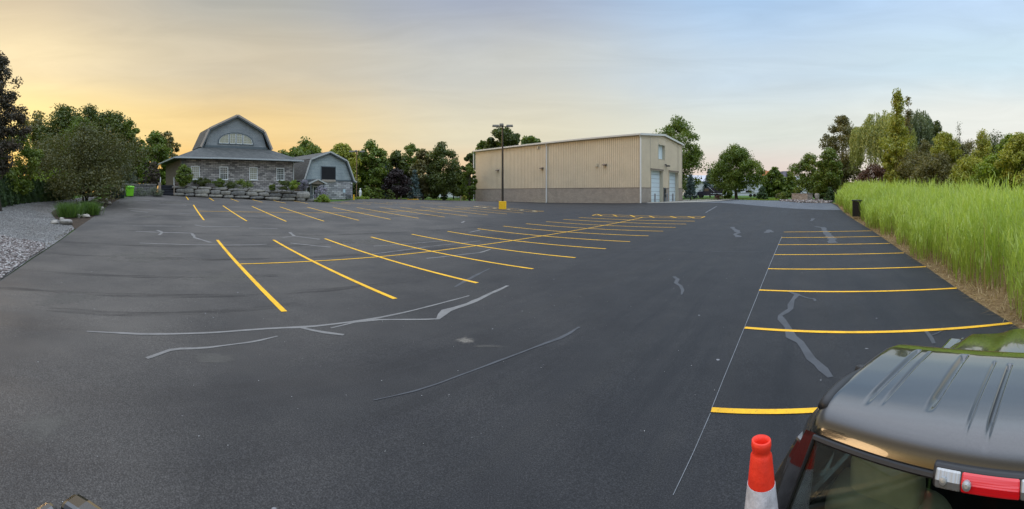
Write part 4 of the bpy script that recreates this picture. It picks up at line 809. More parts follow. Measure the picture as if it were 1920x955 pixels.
# ------------------------------------------------------------------ black receptacle at the reed edge
def receptacle():
    B = gd(1606.5, 31.3); B.z = CZ - (406 - YH) / F * 31.3; o = empty('trash_receptacle', B, -az(1606) - .25, 'black slatted trash receptacle with flat lid among the reeds at the lot edge', 'trash bin')
    b = MB(); N = 14
    MB().box(-.23, .23, -.23, .23, 0, 1.08).build('liner', m_black, o)
    for i in range(N):
        x = -.26 + .52 * i / (N - 1)
        for s in (-1, 1): b.box(x - .012, x + .012, s * .262 - .012, s * .262 + .012, .02, 1.12); b.box(s * .262 - .011, s * .262 + .011, x - .0115, x + .0115, .021, 1.121)
    b.build('slat', m_black, o); MB().box(-.32, .36, -.32, .32, 1.13, 1.24).build('lid', m_black, o, bevel=.03); MB().box(-.28, .28, -.28, .28, 0, .05).build('base', m_black, o)
receptacle()
# ------------------------------------------------------------------ small things by the barn
def sign(px, py, ytop, label):
    B = gp(px, py); d = B.xy.length; H = (py - ytop) / F * d; o = empty('parking_sign', B, -az(px), label, 'sign')
    MB().tube([(0, 0, 0), (0, 0, H)], .035, 6).build('post', m_galv, o); MB().box(-.16, .16, -.07, -.04, H - .48, H).build('panel', mat('pale_blue_sign', (.45, .58, .66), .5), o, bevel=.01)
sign(645.5, 374.6, 355, 'small pale blue parking sign on a thin post in front of the barn')
B = gp(663.3, 375); o = empty('yellow_bollard', B, 0, 'yellow bollard at the right corner of the small barn', 'bollard')
MB().lathe([(.10, 0), (.10, .68)], n=14).build('post', m_yel, o); MB().lathe([(.10, .681), (.085, .73), (.04, .76), (.005, .765)], n=14).build('cap', m_yel, o)
for k, px in enumerate((644, 652.5)):
    B = gd(px, 61.3); o = empty('air_conditioner', B, HRZ, 'grey air conditioning unit by the barn wall, ' + ('left of the pair' if k == 0 else 'right of the pair'), 'air conditioner', 'air conditioning units')
    MB().box(-.35, .35, -.35, .35, .02, .75).build('casing', m_grey, o, bevel=.03); MB().lathe([(.28, .751), (.28, .79), (.05, .80)], n=16).build('fan_guard', m_black, o)
    b = MB()
    for i in range(6): b.box(-.33, .33, -.37, -.351, .12 + .1 * i, .16 + .1 * i)
    b.build('louvre', m_black, o)
def fountain():
    B = gd(782.8, 79); o = empty('tiered_fountain', B, 0, 'pale three-tier garden fountain on the lawn in front of the dark trees', 'fountain')
    mm = mat('cast_stone', (.50, .48, .42), .8)
    MB().lathe([(.35, 0), (.42, .06), (.16, .2), (.13, .42), (.18, .48)], n=18).build('pedestal', mm, o, smooth=True)
    for r, z in ((.72, .44), (.50, .86), (.32, 1.2)): MB().lathe([(.08, z), (r * .8, z + .06), (r, z + .15), (r * .95, z + .15), (r * .7, z + .08)], n=20).build('basin', mm, o, smooth=True)
    MB().lathe([(.09, .5), (.07, .86)], n=12).build('stem', mm, o); MB().lathe([(.07, .9), (.06, 1.2)], n=12).build('stem', mm, o); MB().lathe([(.07, 1.25), (.09, 1.4), (.03, 1.5), (.01, 1.6)], n=12).build('finial', mm, o)
fountain()
for px, h, lb in ((752, .8, 'short grey timber post on the lawn beside the purple tree'), (864, .95, 'short timber post on the lawn left of the metal building')):
    B = gd(px, 80); q = MB().box(-.09, .09, -.09, .09, 0, h).box(-.11, .11, -.11, .11, h, h + .05).build('timber_post', m_wood, None, label=lb, cat='post'); q.location = B
B = gd(675.5, 68); o = empty('wrapped_statue', B, 0, 'white slim garden statue among the shrubs right of the barn', 'statue')
MB().lathe([(.22, 0), (.24, .25), (.16, .3), (.2, .8), (.24, 1.1), (.16, 1.35), (.07, 1.42), (.12, 1.52), (.1, 1.65), (.02, 1.7)], n=14).build('figure', m_white, o, smooth=True)
B = gp(775, 373.4); q = MB().box(-1.1, 1.1, -.08, .08, 0, .14).build('parking_stop', m_yel, None, bevel=.03, label='yellow parking stop at the far edge of the lot before the fountain', cat='parking stop'); q.location = gd(774, 76.5); q.rotation_euler = (0, 0, -.1)
# ------------------------------------------------------------------ right hand far end
def blockwall():
    A, B = gp(1484.5, 376), gp(1514, 376.6); d = B - A; o = empty('block_planter', A, math.atan2(d.y, d.x), 'tan stacked block planter wall at the end of the pale drive', 'planter')
    W = d.xy.length; m = brickmat('tan_ledgestone', (.34, .29, .25), (.46, .41, .36), (.16, .14, .12), .30, .13, .015, .05, .7)
    MB().box(0, W, 0, .9, -.1, .92).build('stonework', m, o); MB().box(-.05, W + .05, -.05, .95, .921, 1.0).build('capstone', m_boulder, o, bevel=.02)
    q = MB().lathe([(.33, 0), (.30, .35), (.33, .6), (.30, .86), (.2, .9)], n=18).build('stone_pillar', m_rock, None, True, label='short pale round stone pillar among shrubs at the end of the drive', cat='stone pillar'); q.location = gd(1532, 57)
blockwall()
def crates():
    B = gd(1347, 80); o = empty('lumber_pile', B, .3, 'low pile of reddish scrap timber on the concrete apron before the dump truck', 'lumber pile')
    m = mat('red_brown_timber', (.20, .10, .075), .85, var=.3)
    for i in range(14):
        l = rnd.uniform(1.2, 2.2); q = MB().box(-l / 2, l / 2, -.07, .07, 0, .07).build('board', m, o); q.location = (rnd.uniform(-.3, .3), rnd.uniform(-.4, .4), .06 * i + .01); q.rotation_euler = (rnd.uniform(-.04, .04), rnd.uniform(-.1, .1), rnd.uniform(-.7, .7))
    MB().box(1.0, 1.1, -.05, .05, 0, 1.15).build('stake', m_wood, o)
crates()
def dump_truck():
    B = gd(1331, 93); rz = PI - az(1331) - .12; o = empty('dump_truck', B, rz, 'navy dump truck parked facing left on the far lawn', 'dump truck')
    nv = mat('navy_truck_paint', (.012, .014, .035), .3, 0, .6, var=.05); rr = mat('rubber', (.02, .02, .02), .85)
    # local x forward (to the left in the photo)
    MB().prism([(-2.6, .55), (2.6, .55), (2.75, .75), (2.75, 1.15), (2.65, 1.32), (1.35, 1.45), (.95, 2.12), (-.2, 2.15), (-.2, .9), (-2.6, .9)], 1.9, 'y', -.95).build('cab', nv, o, bevel=.06)
    MB().prism([(1.0, 1.48), (1.28, 1.46), (.95, 2.02), (.15, 2.04), (.15, 1.48)], 1.94, 'y', -.97).build('side_window', m_glass, o)
    MB().prism([(1.42, 1.44), (1.44, 1.50), (1.04, 2.1), (1.0, 2.06)], 1.7, 'y', -.85).build('windscreen', m_glass, o)
    b = MB().prism([(-.35, 1.0), (-3.0, 1.0), (-3.15, 2.25), (-.35, 2.25)], 2.2, 'y', -1.1); b.prism([(-.25, 2.25), (.55, 2.35), (.55, 2.42), (-.3, 2.6)], 2.0, 'y', -1.0); dbx = b.build('dump_box', nv, o, bevel=.04)
    for x in (-.6, -1.3, -2.0, -2.7):
        for y0, y1 in ((-1.16, -1.101), (1.101, 1.16)): MB().box(x - .05, x + .05, y0, y1, 1.05, 2.2).build('rib', nv, dbx)
    for s in (-1, 1): MB().tube([(.35, s * 1.12, 2.55), (-1.15, s * 1.16, 1.25)], .045, 6).build('tarp_arm', m_galv, o)
    for x, s in ((1.95, -1), (1.95, 1), (-1.6, -1), (-1.6, 1)):
        w = MB().lathe([(.25, -.14), (.44, -.13), (.48, -.06), (.48, .06), (.44, .13), (.25, .14)], n=22).build('wheel', rr, o); w.rotation_euler = (PI / 2, 0, 0); w.location = (x, s * .95, .48)
        MB().lathe([(.26, -.145), (.2, -.1), (.08, -.16), (.02, -.16)], n=18, m=Matrix.Scale(-s, 4, Vector((0, 0, 1))) if s > 0 else None).build('rim', m_white, w)
    MB().box(2.7, 2.85, -.95, .95, .5, .75).build('bumper', m_galv, o, bevel=.03)
    for s in (-1, 1): MB().box(2.72, 2.78, s * .75 - .14, s * .75 + .14, .92, 1.1).build('headlight', m_white, o)
    MB().box(2.751, 2.78, -.5, .5, .85, 1.15).build('grille', m_galv, o)
dump_truck()
def trailer():
    B = gd(1391, 96); o = empty('flatbed_trailer', B, PI - az(1391) - .05, 'long flatbed trailer with pale side rail behind the tree on the far lawn', 'trailer')
    MB().box(-4, 4, -1.1, 1.1, .75, .95).build('deck', m_galv, o); MB().box(-4, 4, -1.14, -1.101, .70, 1.0).box(-4, 4, 1.101, 1.14, .70, 1.0).build('side_rail', m_trim, o)
    MB().box(-2.9, -2.8, -1.05, 1.05, .96, 1.9).box(-1.9, -1.8, -1.05, 1.05, .96, 1.9).build('rack', m_galv, o)
    MB().box(-2.2, -.9, -.6, .6, .96, 1.5).box(.3, 1.3, -.7, .6, .96, 1.4).build('cargo_box', m_black, o, bevel=.05); MB().tube([(4, 0, .8), (5.2, 0, .65)], .07, 6).build('drawbar', m_galv, o)
    for x in (-2.9, -2.0):
        for s in (-1, 1):
            w = MB().lathe([(.2, -.1), (.33, -.1), (.36, 0), (.33, .1), (.2, .1)], n=18).build('wheel', mat('rubber', (.02, .02, .02), .85), o); w.rotation_euler = (PI / 2, 0, 0); w.location = (x, s * .9, .36)
trailer()
def warehouse():
    A = gd(1286, 190); Bp = gd(1532, 205); d = Bp - A; L = d.xy.length; rz = math.atan2(d.y, d.x); zb = .5
    o = empty('white_warehouse', (A.x, A.y, zb), rz, 'long pale warehouse on the horizon behind the trees, with orange rooftop units', 'warehouse')
    MB().box(0, L, 0, 40, 0, 6.9).build('wall', mat('pale_blue_white_cladding', (.56, .60, .70), .5, var=.03, vs=.1), o)
    MB().prism([(-1, 6.9), (-1, 7.0), (20, 10.6), (41, 7.0), (41, 6.9)], L + 1, 'x', -.5).build('roof', mat('pale_roof_sheet', (.50, .50, .53), .5, var=.03), o)
    og = mat('orange_sheet', (.62, .25, .11), .6); gy = mat('grey_unit', (.20, .19, .23), .6)
    for px, w, m in ((1461, 5.0, og), (1473, 3.6, gy), (1493, 2.0, gy), (1499, 2.5, og)):
        x = wallx(A, d.xy.normalized().to_3d(), px); MB().box(x - w / 2 - .4, x + w / 2 + .4, 16, 24, 9.0, CZ + (YH - 320.5) / F * 213 - zb).build('rooftop_unit', m, o)
warehouse()
def far_house():
    B = gd(845, 135); o = empty('far_house', B, .2, 'white far house with blue roof glimpsed between the tall trees', 'house')
    MB().box(-5, 5, 0, 8, 0, 3.6).build('wall', m_white, o); MB().prism([(-5.5, 3.6), (0, 6.4), (5.5, 3.6)], 9, 'y', -.5).build('roof', mat('blue_roof', (.14, .24, .34), .6), o)
    window(o, -3, -1.8, 1.2, 2.6, 0, 1, 1); window(o, 1.2, 2.4, 1.2, 2.6, 0, 1, 1)
far_house()
# ------------------------------------------------------------------ foliage
def frame_quads(C, N, size, aspect, r):
    """rhombic leaves: centres C, normals N, sizes"""
    n = len(C); N = N / np.maximum(np.linalg.norm(N, axis=1, keepdims=True), 1e-6)
    A = np.cross(N, r.normal(size=(n, 3))); A /= np.maximum(np.linalg.norm(A, axis=1, keepdims=True), 1e-6); B = np.cross(N, A)
    s = (size * r.uniform(.6, 1.25, n))[:, None] * .5; a = aspect
    V = np.stack([C - A * s, C - B * s * a + A * s * .15, C + A * s, C + B * s * a + A * s * .15], 1)
    Q = np.arange(n * 4).reshape(n, 4); return V.reshape(-1, 3), Q
PROF = {
    'round': lambda t: np.sqrt(np.clip(1 - (2 * t - .9) ** 2 / 1.21, 0, 1)),
    'dome': lambda t: np.sqrt(np.clip(1 - (np.clip(t, 0, 1)) ** 2.4, 0, 1)) * (.62 + .38 * np.clip(t * 4, 0, 1)),
    'oval': lambda t: np.sin(np.clip(t * .92 + .08, 0, 1) * PI) ** .6,
    'cone': lambda t: np.clip(1.02 - t, .02, 1) ** .85,
    'column': lambda t: np.clip(1 - t ** 4, 0, 1) ** .8 * (.75 + .25 * np.clip(t * 5, 0, 1)),
    'spire': lambda t: np.clip(1 - t, 0.06, 1) ** .8 * (.7 + .3 * np.clip(t * 3, 0, 1)),
    'poplar': lambda t: np.where(t < .42, .8 + .2 * t / .42, np.where(t < .62, 1 - .6 * (t - .42) / .2, .40 - .30 * (t - .62) / .38)),
    'vase': lambda t: (.35 + .65 * np.clip(t * 1.6, 0, 1)) * np.sqrt(np.clip(1 - np.clip(t - .35, 0, 1) ** 2 / .44, 0, 1)),
    'egg': lambda t: np.sin(np.clip(t * .8 + .2, 0, 1) * PI) ** .75}
def crown(r, w, zb, zt, shape, ncl, n, size, cr=.13, shell=.55, gaps=.0, aspect=.62, dw=None, lumpy=.22, flat=.8):
    t = r.uniform(0, 1, ncl * 3); pf = PROF[shape](t); keep = r.uniform(0, 1, ncl * 3) < (pf * .85 + .15); t, pf = t[keep][:ncl], pf[keep][:ncl]; k = len(t)
    a = r.uniform(0, 2 * PI, k); rr = r.uniform(0, 1, k) ** (.55 - shell * .35)
    ph = r.uniform(0, 6, 4); lump = 1 + lumpy * (np.sin(a * 2 + ph[0] + t * 4) * .5 + np.sin(a * 3 + ph[1] - t * 7) * .35 + np.sin(t * 11 + ph[2]) * .3)
    R = w / 2; c = R * cr * 1.6
    rad = (R * 1.06 * pf * lump - c * .45).clip(0) * rr
    C = np.stack([np.cos(a) * rad, np.sin(a) * rad * (dw or 1), zb + (zt - zb) * (t * .94 + .03)], -1)
    C += r.normal(size=C.shape) * R * .03; cs = c * r.uniform(.65, 1.35, k); ct = r.uniform(.15, .85, k)
    m = max(3, int(n * 1.9) // k); idx = np.repeat(np.arange(k), m)
    o = r.normal(size=(len(idx), 3)); o /= np.linalg.norm(o, axis=1, keepdims=True); o *= (r.uniform(0, 1, len(idx)) ** .45)[:, None]
    o[:, 2] *= flat
    P = C[idx] + o * cs[idx][:, None]
    N = o + r.normal(size=o.shape) * .7 + np.array([0, 0, .35]); V, Q = frame_quads(P, N, np.full(len(P), size), aspect, r)
    tone = ct[idx] * .6 + r.uniform(0, .4, len(idx)); return V, Q, tone, C
def trunk_mb(r, H, zb, C, rad, limbs=7, lean=.03, stems=1, spread=.0):
    b = MB()
    for s in range(stems):
        a0 = 2 * PI * s / max(stems, 1) + r.uniform(0, 1); pts = []; rr = []
        dx, dy = r.normal() * lean * H, r.normal() * lean * H
        for i in range(7):
            t = i / 6; z = H * t; sp = spread * (.25 + t)
            pts.append((math.cos(a0) * sp + dx * t * t + r.normal() * .012 * H, math.sin(a0) * sp + dy * t * t + r.normal() * .012 * H, z - .15 * (i == 0))); rr.append(rad * (1.25 if i == 0 else 1 - .8 * t) / (1 + .35 * (stems - 1)))
        b.tube(pts, rr, 7)
    if len(C):
        for i in r.choice(len(C), min(limbs, len(C)), replace=False):
            c = C[i]; z0 = zb * .8 + (c[2] - zb) * .35; z0 = min(max(z0, zb * .6), H * .85); p0 = Vector((0, 0, z0)); p1 = Vector(c)
            mid = p0.lerp(p1, .5) + Vector((0, 0, -.04 * H)); b.tube([p0, mid, p1], [rad * .42, rad * .26, rad * .08], 5, False)
    return b
LM = {
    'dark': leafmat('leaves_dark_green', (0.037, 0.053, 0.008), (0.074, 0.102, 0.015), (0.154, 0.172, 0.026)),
    'green': leafmat('leaves_mid_green', (0.058, 0.092, 0.010), (0.120, 0.178, 0.020), (0.239, 0.271, 0.033)),
    'bright': leafmat('leaves_bright_green', (0.096, 0.152, 0.012), (0.192, 0.275, 0.025), (0.348, 0.399, 0.039)),
    'yellow': leafmat('leaves_yellow_green', (0.143, 0.177, 0.022), (0.295, 0.320, 0.040), (0.515, 0.461, 0.070)),
    'olive': leafmat('leaves_olive_brown', (0.085, 0.087, 0.026), (0.160, 0.151, 0.049), (0.273, 0.226, 0.079)),
    'purple': leafmat('leaves_plum', (0.013, 0.009, 0.012), (0.029, 0.017, 0.019), (0.058, 0.033, 0.031), .2),
    'purpledge': leafmat('leaves_dark_mauve', (0.026, 0.026, 0.017), (0.065, 0.055, 0.038), (0.167, 0.113, 0.090), .3),
    'red': leafmat('leaves_red_brown', (0.058, 0.026, 0.014), (0.109, 0.049, 0.029), (0.160, 0.080, 0.043), .2),
    'blue': leafmat('needles_blue', (0.043, 0.070, 0.065), (0.080, 0.123, 0.119), (0.131, 0.189, 0.174), .1),
    'willow': leafmat('leaves_willow', (0.160, 0.198, 0.056), (0.320, 0.358, 0.104), (0.528, 0.528, 0.170)),
    'willowg': leafmat('leaves_willow_green', (.07, .10, .045), (.14, .18, .085), (.24, .28, .13)),
    'crab': leafmat('leaves_dark_olive', (.046, .056, .014), (.092, .096, .026), (.165, .14, .045)),
    'grey': leafmat('leaves_grey_green', (0.072, 0.087, 0.058), (0.138, 0.160, 0.116), (0.217, 0.232, 0.174)),
    'brown': leafmat('leaves_dusky_brown', (0.043, 0.035, 0.025), (0.087, 0.067, 0.049), (0.145, 0.116, 0.084), .2),
    'arbor': leafmat('leaves_arborvitae', (0.015, 0.036, 0.009), (0.039, 0.076, 0.016), (0.079, 0.131, 0.029), .15),
    'laven': leafmat('lavender_bloom', (0.145, 0.160, 0.160), (0.275, 0.261, 0.334), (0.435, 0.392, 0.522), .3),
}
m_bark = mat('bark', (.075, .06, .048), .95, var=.3, vs=6, bump=.5, bs=14)
m_barkp = mat('pale_bark', (.34, .30, .22), .9, var=.25, vs=6)
seed_ = [100]
def tree(px, yt, w, d, yb, shape, lm, label, n=5200, name='tree', cat='tree', ncl=70, cr=.16, size=None, gap=0., group=None, trunk=.022, stems=1, spread=0., bark=None, shell=.55, lumpy=.22, limbs=7, aspect=.62, flat=.8, h0=None, yoff=0., basez=None):
    """px, yt, w, yb: where the crown's centre, top, width and bottom stand in the picture at distance d"""
    seed_[0] += 1; r = np.random.default_rng(seed_[0]); B = gd(px, d)
    if basez is not None: B.z = basez
    H = CZ + (YH - yt) / F * d - B.z; zb = max(CZ + (YH - yb) / F * d - B.z, .0); W = w / F * d
    if size is None: size = max(.14, d * .0062)
    V, Q, tone, C = crown(r, W, zb, H, shape, ncl, n, size, cr, shell, gap, aspect, lumpy=lumpy, flat=flat)
    o = empty(name, B, 0, label, cat, group)
    link('crown', npmesh('crown', V, Q, tone), LM[lm], o)
    tm = trunk_mb(r, H * (.8 if shape != 'cone' else .96), zb, C, max(.04, H * trunk), limbs, .02, stems, spread)
    tm.build('trunk', bark or m_bark, o, smooth=True); return o
T = tree
G_ = 'tall trees behind the left end of the lot'
# left end
T(-4, 96, 92, 30, 335, 'oval', 'purpledge', 'tall dark tree with mauve-brown leaves cut by the left edge of the photo', n=11000, ncl=170, cr=.17, size=.17, lumpy=.35, shell=.4)
T(22, 240, 105, 34, 365, 'round', 'green', 'mid green leafy tree mass behind the left end of the hedge', n=7000, ncl=80, size=.2, lumpy=.3)
T(62, 210, 100, 80, 356, 'round', 'olive', 'golden-rimmed tree just right of the tall mauve tree', n=5200, ncl=70, group=G_)
T(122, 201, 140, 76, 360, 'dome', 'dark', 'broad dark round tree, highest of the clump behind the low bushy tree', n=13000, ncl=200, size=.42, group=G_)
T(208, 210, 126, 72, 362, 'dome', 'dark', 'dark round tree at the right end of the clump behind the low bushy tree', n=13000, ncl=190, size=.40, group=G_)
T(168, 203, 118, 79, 360, 'dome', 'dark', 'dark round tree in the middle of the clump behind the low bushy tree', n=10000, ncl=150, size=.40, group=G_)
T(244, 226, 62, 70, 362, 'dome', 'green', 'lower green shoulder tree at the right end of the left clump', n=5000, ncl=80, group=G_)
T(150, 216, 84, 52, 350, 'dome', 'green', 'upright pale green tree directly behind the low bushy tree', n=6500, ncl=90, size=.22)
T(100, 318, 80, 47, 366, 'round', 'bright', 'low bright shrub behind the hedge, left of the low bushy tree', n=2600, name='shrub', cat='shrub')
T(292, 246, 66, 67, 352, 'oval', 'green', 'leafy green tree left of the stone house', n=5600, ncl=80)
T(310, 247, 52, 84, 345, 'round', 'olive', 'thinner olive tree behind the green one at the left of the stone house', n=3200, ncl=60)
T(318, 300, 44, 66, 352, 'egg', 'bright', 'bright yellow-green shrub between the trees and the house side wall', n=2400, name='shrub', cat='shrub')
T(160, 238, 208, 38.5, 368, 'dome', 'crab', 'low bushy multi-stemmed tree with olive-brown leaves in the mulch bed', n=19000, ncl=180, cr=.17, size=.17, stems=3, spread=.45, trunk=.022, lumpy=.6, limbs=22, shell=.3)
# clipped shrubs left of the steps
T(240, 300, 42, 52, 349, 'egg', 'grey', 'grey-green clipped shrub on the terrace left of the steps', n=3200, ncl=60, size=.16, name='shrub', cat='shrub', lumpy=.1)
T(288, 301, 29, 51, 346, 'column', 'brown', 'upright dusky brown clipped shrub on the terrace', n=3000, ncl=60, size=.15, name='shrub', cat='shrub', lumpy=.06)
T(273, 303, 12, 54, 348, 'column', 'purple', 'narrow near-black shrub between the two clipped shrubs', n=1200, ncl=20, size=.15, name='shrub', cat='shrub', lumpy=.05)
T(345, 309, 32, 48.9, 352, 'oval', 'green', 'rounded dark green clipped shrub at the left corner of the stone house', n=4200, ncl=110, size=.15, name='shrub', cat='shrub', lumpy=.05, basez=3.2)
for px, yt, w, yb, lm, sh, lb in ((379, 335, 24, 352, 'dark', 'vase', 'dark spiky plant on the boulder wall, between first and second house windows'), (410, 338, 22, 352, 'green', 'vase', 'tall green strappy plant on the boulder wall left of the third boulder stack'),
        (430, 341, 28, 354, 'dark', 'round', 'low wide dark plant under the second house window'), (456, 339, 28, 354, 'green', 'round', 'bushy green plant between the second and third house windows'),
        (510, 348, 12, 356, 'green', 'round', 'tiny green tuft on the boulder wall before the fourth window'), (529, 341, 24, 356, 'dark', 'round', 'dark green bushy plant under the fourth house window'), (550, 342, 22, 356, 'bright', 'vase', 'light green strappy plant at the right end of the boulder wall')):
    z = 3.25 - (px - 330) / 250 * .45
    T(px, yt - 2, w * 1.35, 50.5, yb, sh, lm, lb, n=1100, ncl=22, size=.17, name='garden_plant', cat='plant', group='plants on top of the boulder wall', basez=z - .15, trunk=.012, aspect=.3)
T(569, 337, 24, 54, 357, 'vase', 'laven', 'mauve flowering bush at the right end of the boulder wall', n=1500, ncl=36, size=.12, name='lavender_bush', cat='shrub', basez=1.9)
T(603, 349, 34, 54.5, 373, 'dome', 'laven', 'wide mauve flowering bush in front of the barn porch', n=2200, ncl=44, size=.12, name='lavender_bush', cat='shrub')
T(606, 367, 32, 51.6, 379, 'dome', 'bright', 'yellow-green ground plants in front of the mauve bush', n=1500, ncl=36, size=.12, name='garden_plant', cat='plant')
for px, w in ((262, 34), (288, 38), (312 - 18, 26)):
    T(px, 353 if w > 30 else 350, w, 46.4, 368, 'dome', 'grey', {34: 'grey-green lavender clump nearest the lime green bin', 38: 'grey-green lavender clump in the middle before the low wall', 26: 'grey-green lavender clump nearest the dark steps'}[w], n=1300, ncl=36, size=.10, name='lavender_bush', cat='shrub', group='lavender before the low wall', aspect=.25)
# behind house and barn, towards the metal building
T(566, 263, 84, 84, 345, 'round', 'green', 'round green tree behind the stone house, seen above its right eave', n=6200, ncl=80)
T(640, 270, 74, 74, 352, 'oval', 'yellow', 'airy yellow-green tree behind the small barn', n=5200, ncl=80, shell=.35)
T(696, 266, 66, 78, 356, 'oval', 'green', 'tall green tree right of the far lamp post', n=6400, ncl=90)
T(744, 282, 56, 86, 360, 'oval', 'dark', 'dark green tree above the plum-leaved tree', n=5200, ncl=70)
T(772, 271, 50, 98, 350, 'vase', 'green', 'feathery paler tree behind the dark row', n=3600, ncl=60, aspect=.3)
T(793, 282, 54, 84, 366, 'oval', 'olive', 'olive green tree left of the largest dark tree', n=5400, ncl=70)
T(832, 267, 76, 82, 362, 'egg', 'dark', 'largest dark rounded tree left of the metal building', n=9500, ncl=120, size=.36)
T(880, 287, 30, 104, 350, 'oval', 'dark', 'dark tree just behind the left corner of the metal building', n=2600, ncl=40)
T(880, 306, 28, 93, 373, 'oval', 'green', 'glossy green upright tree touching the left edge of the metal building', n=3400, ncl=50)
T(722, 305, 26, 80, 372, 'cone', 'blue', 'blue spruce left of the plum-leaved tree', n=2600, ncl=80, aspect=.3, size=.34, name='spruce_tree')
T(777, 318, 32, 80, 373, 'cone', 'blue', 'blue spruce right of the plum-leaved tree', n=3000, ncl=80, aspect=.3, size=.34, name='spruce_tree')
T(744, 318, 54, 76, 366, 'dome', 'purple', 'dark plum-leaved tree on the lawn', n=5600, ncl=80, size=.28)
T(689, 350, 24, 71, 374, 'egg', 'green', 'rounded bright conifer bush right of the white statue', n=1900, ncl=40, size=.2, name='bush', cat='bush')
T(711, 351, 22, 74, 374, 'egg', 'green', 'rounded green bush, second right of the white statue', n=1700, ncl=40, size=.2, name='bush', cat='bush')
T(731, 356, 18, 73, 374, 'round', 'dark', 'small dark bush under the plum-leaved tree', n=1100, ncl=26, size=.2, name='bush', cat='bush')
T(680, 369, 28, 66, 376, 'dome', 'bright', 'low bright edging plants right of the yellow bollard', n=900, ncl=24, size=.16, name='garden_plant', cat='plant')
T(833, 349, 15, 82, 374, 'cone', 'arbor', 'small cone-shaped evergreen under the largest dark tree', n=1500, ncl=36, size=.2, name='conical_bush', cat='bush')
T(869, 367, 14, 88, 377, 'dome', 'yellow', 'low yellow-green shrub left of the metal building corner', n=500, ncl=16, size=.2, name='bush', cat='bush')
T(942, 239, 66, 118, 300, 'round', 'dark', 'dark round tree seen above the metal roof behind the lamp post', n=6500, ncl=90)
T(993, 257, 44, 122, 300, 'round', 'green', 'small green tree top above the metal roof, right of the dark round one', n=3000, ncl=50)
T(905, 268, 44, 120, 320, 'round', 'green', 'green tree top at the left end of the metal roof', n=3000, ncl=50)
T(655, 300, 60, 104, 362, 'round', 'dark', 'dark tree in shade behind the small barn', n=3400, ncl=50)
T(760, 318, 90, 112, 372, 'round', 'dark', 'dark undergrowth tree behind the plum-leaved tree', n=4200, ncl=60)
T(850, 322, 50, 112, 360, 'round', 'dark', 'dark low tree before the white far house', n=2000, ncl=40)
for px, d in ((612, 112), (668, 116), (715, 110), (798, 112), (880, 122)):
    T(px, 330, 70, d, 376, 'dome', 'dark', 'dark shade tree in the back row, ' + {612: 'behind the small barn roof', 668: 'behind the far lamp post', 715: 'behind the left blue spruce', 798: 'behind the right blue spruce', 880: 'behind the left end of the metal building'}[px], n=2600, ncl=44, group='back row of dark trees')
# right of the metal building
T(1270, 222, 108, 98, 366, 'oval', 'green', 'tall airy green tree behind the garage-door end of the metal building', n=12500, ncl=170, size=.46, lumpy=.3)
T(1295, 326, 26, 86, 372, 'cone', 'blue', 'dark blue spruce right of the metal building', n=3200, ncl=90, aspect=.3, size=.34, name='spruce_tree')
T(1380, 276, 104, 80, 354, 'dome', 'green', 'wide airy green tree in front of the flatbed trailer', n=15000, ncl=190, size=.32, cr=.14, lumpy=.3, shell=.6, limbs=16, trunk=.03)
T(1330, 313, 34, 99, 362, 'cone', 'blue', 'blue-grey spruce behind the dump truck cab', n=2600, ncl=70, aspect=.3, size=.36, name='spruce_tree')
T(1364, 348, 17, 90, 372, 'round', 'green', 'small leafy tree between dump truck and trailer', n=1100, ncl=30)
T(1452, 316, 44, 98, 368, 'round', 'green', 'round green tree before the white warehouse', n=5600, ncl=90)
T(1482, 321, 34, 92, 370, 'spire', 'green', 'narrow upright green tree right of the round one', n=3400, ncl=60)
T(1429, 349, 28, 72, 373, 'cone', 'arbor', 'dark cone-shaped bush in a round bed at the end of the pale drive', n=2800, ncl=50, size=.2, name='conical_bush', cat='bush')
T(1472, 360, 26, 62, 376, 'dome', 'green', 'low green shrub left of the block planter', n=1300, ncl=30, size=.18, name='bush', cat='bush')
T(1461, 362, 18, 74, 372, 'dome', 'olive', 'russet low shrub behind the green one left of the planter', n=700, ncl=20, size=.18, name='bush', cat='bush')
T(1519, 290, 64, 63, 370, 'round', 'green', 'airy green tree above the block planter', n=8500, ncl=110, size=.24, lumpy=.3)
T(1554, 276, 62, 58, 372, 'egg', 'green', 'rounded green maple tree left of the willow', n=8500, ncl=100, size=.24)
T(1580, 219, 86, 70, 366, 'round', 'olive', 'tall dark olive tree behind the maple, left of the willow', n=12000, ncl=150, size=.30, lumpy=.28)
T(1556, 349, 26, 54, 378, 'cone', 'arbor', 'dark cone-shaped bush at the corner between drive and reeds', n=2800, ncl=50, size=.15, name='conical_bush', cat='bush')
T(1538, 345, 30, 66, 372, 'round', 'dark', 'dark shade shrub behind the stone pillar', n=1600, ncl=30, size=.22, name='shrub', cat='shrub')
T(1575, 352, 22, 60, 374, 'round', 'blue', 'grey-blue shrub behind the start of the reeds', n=1300, ncl=30, size=.2, name='shrub', cat='shrub')
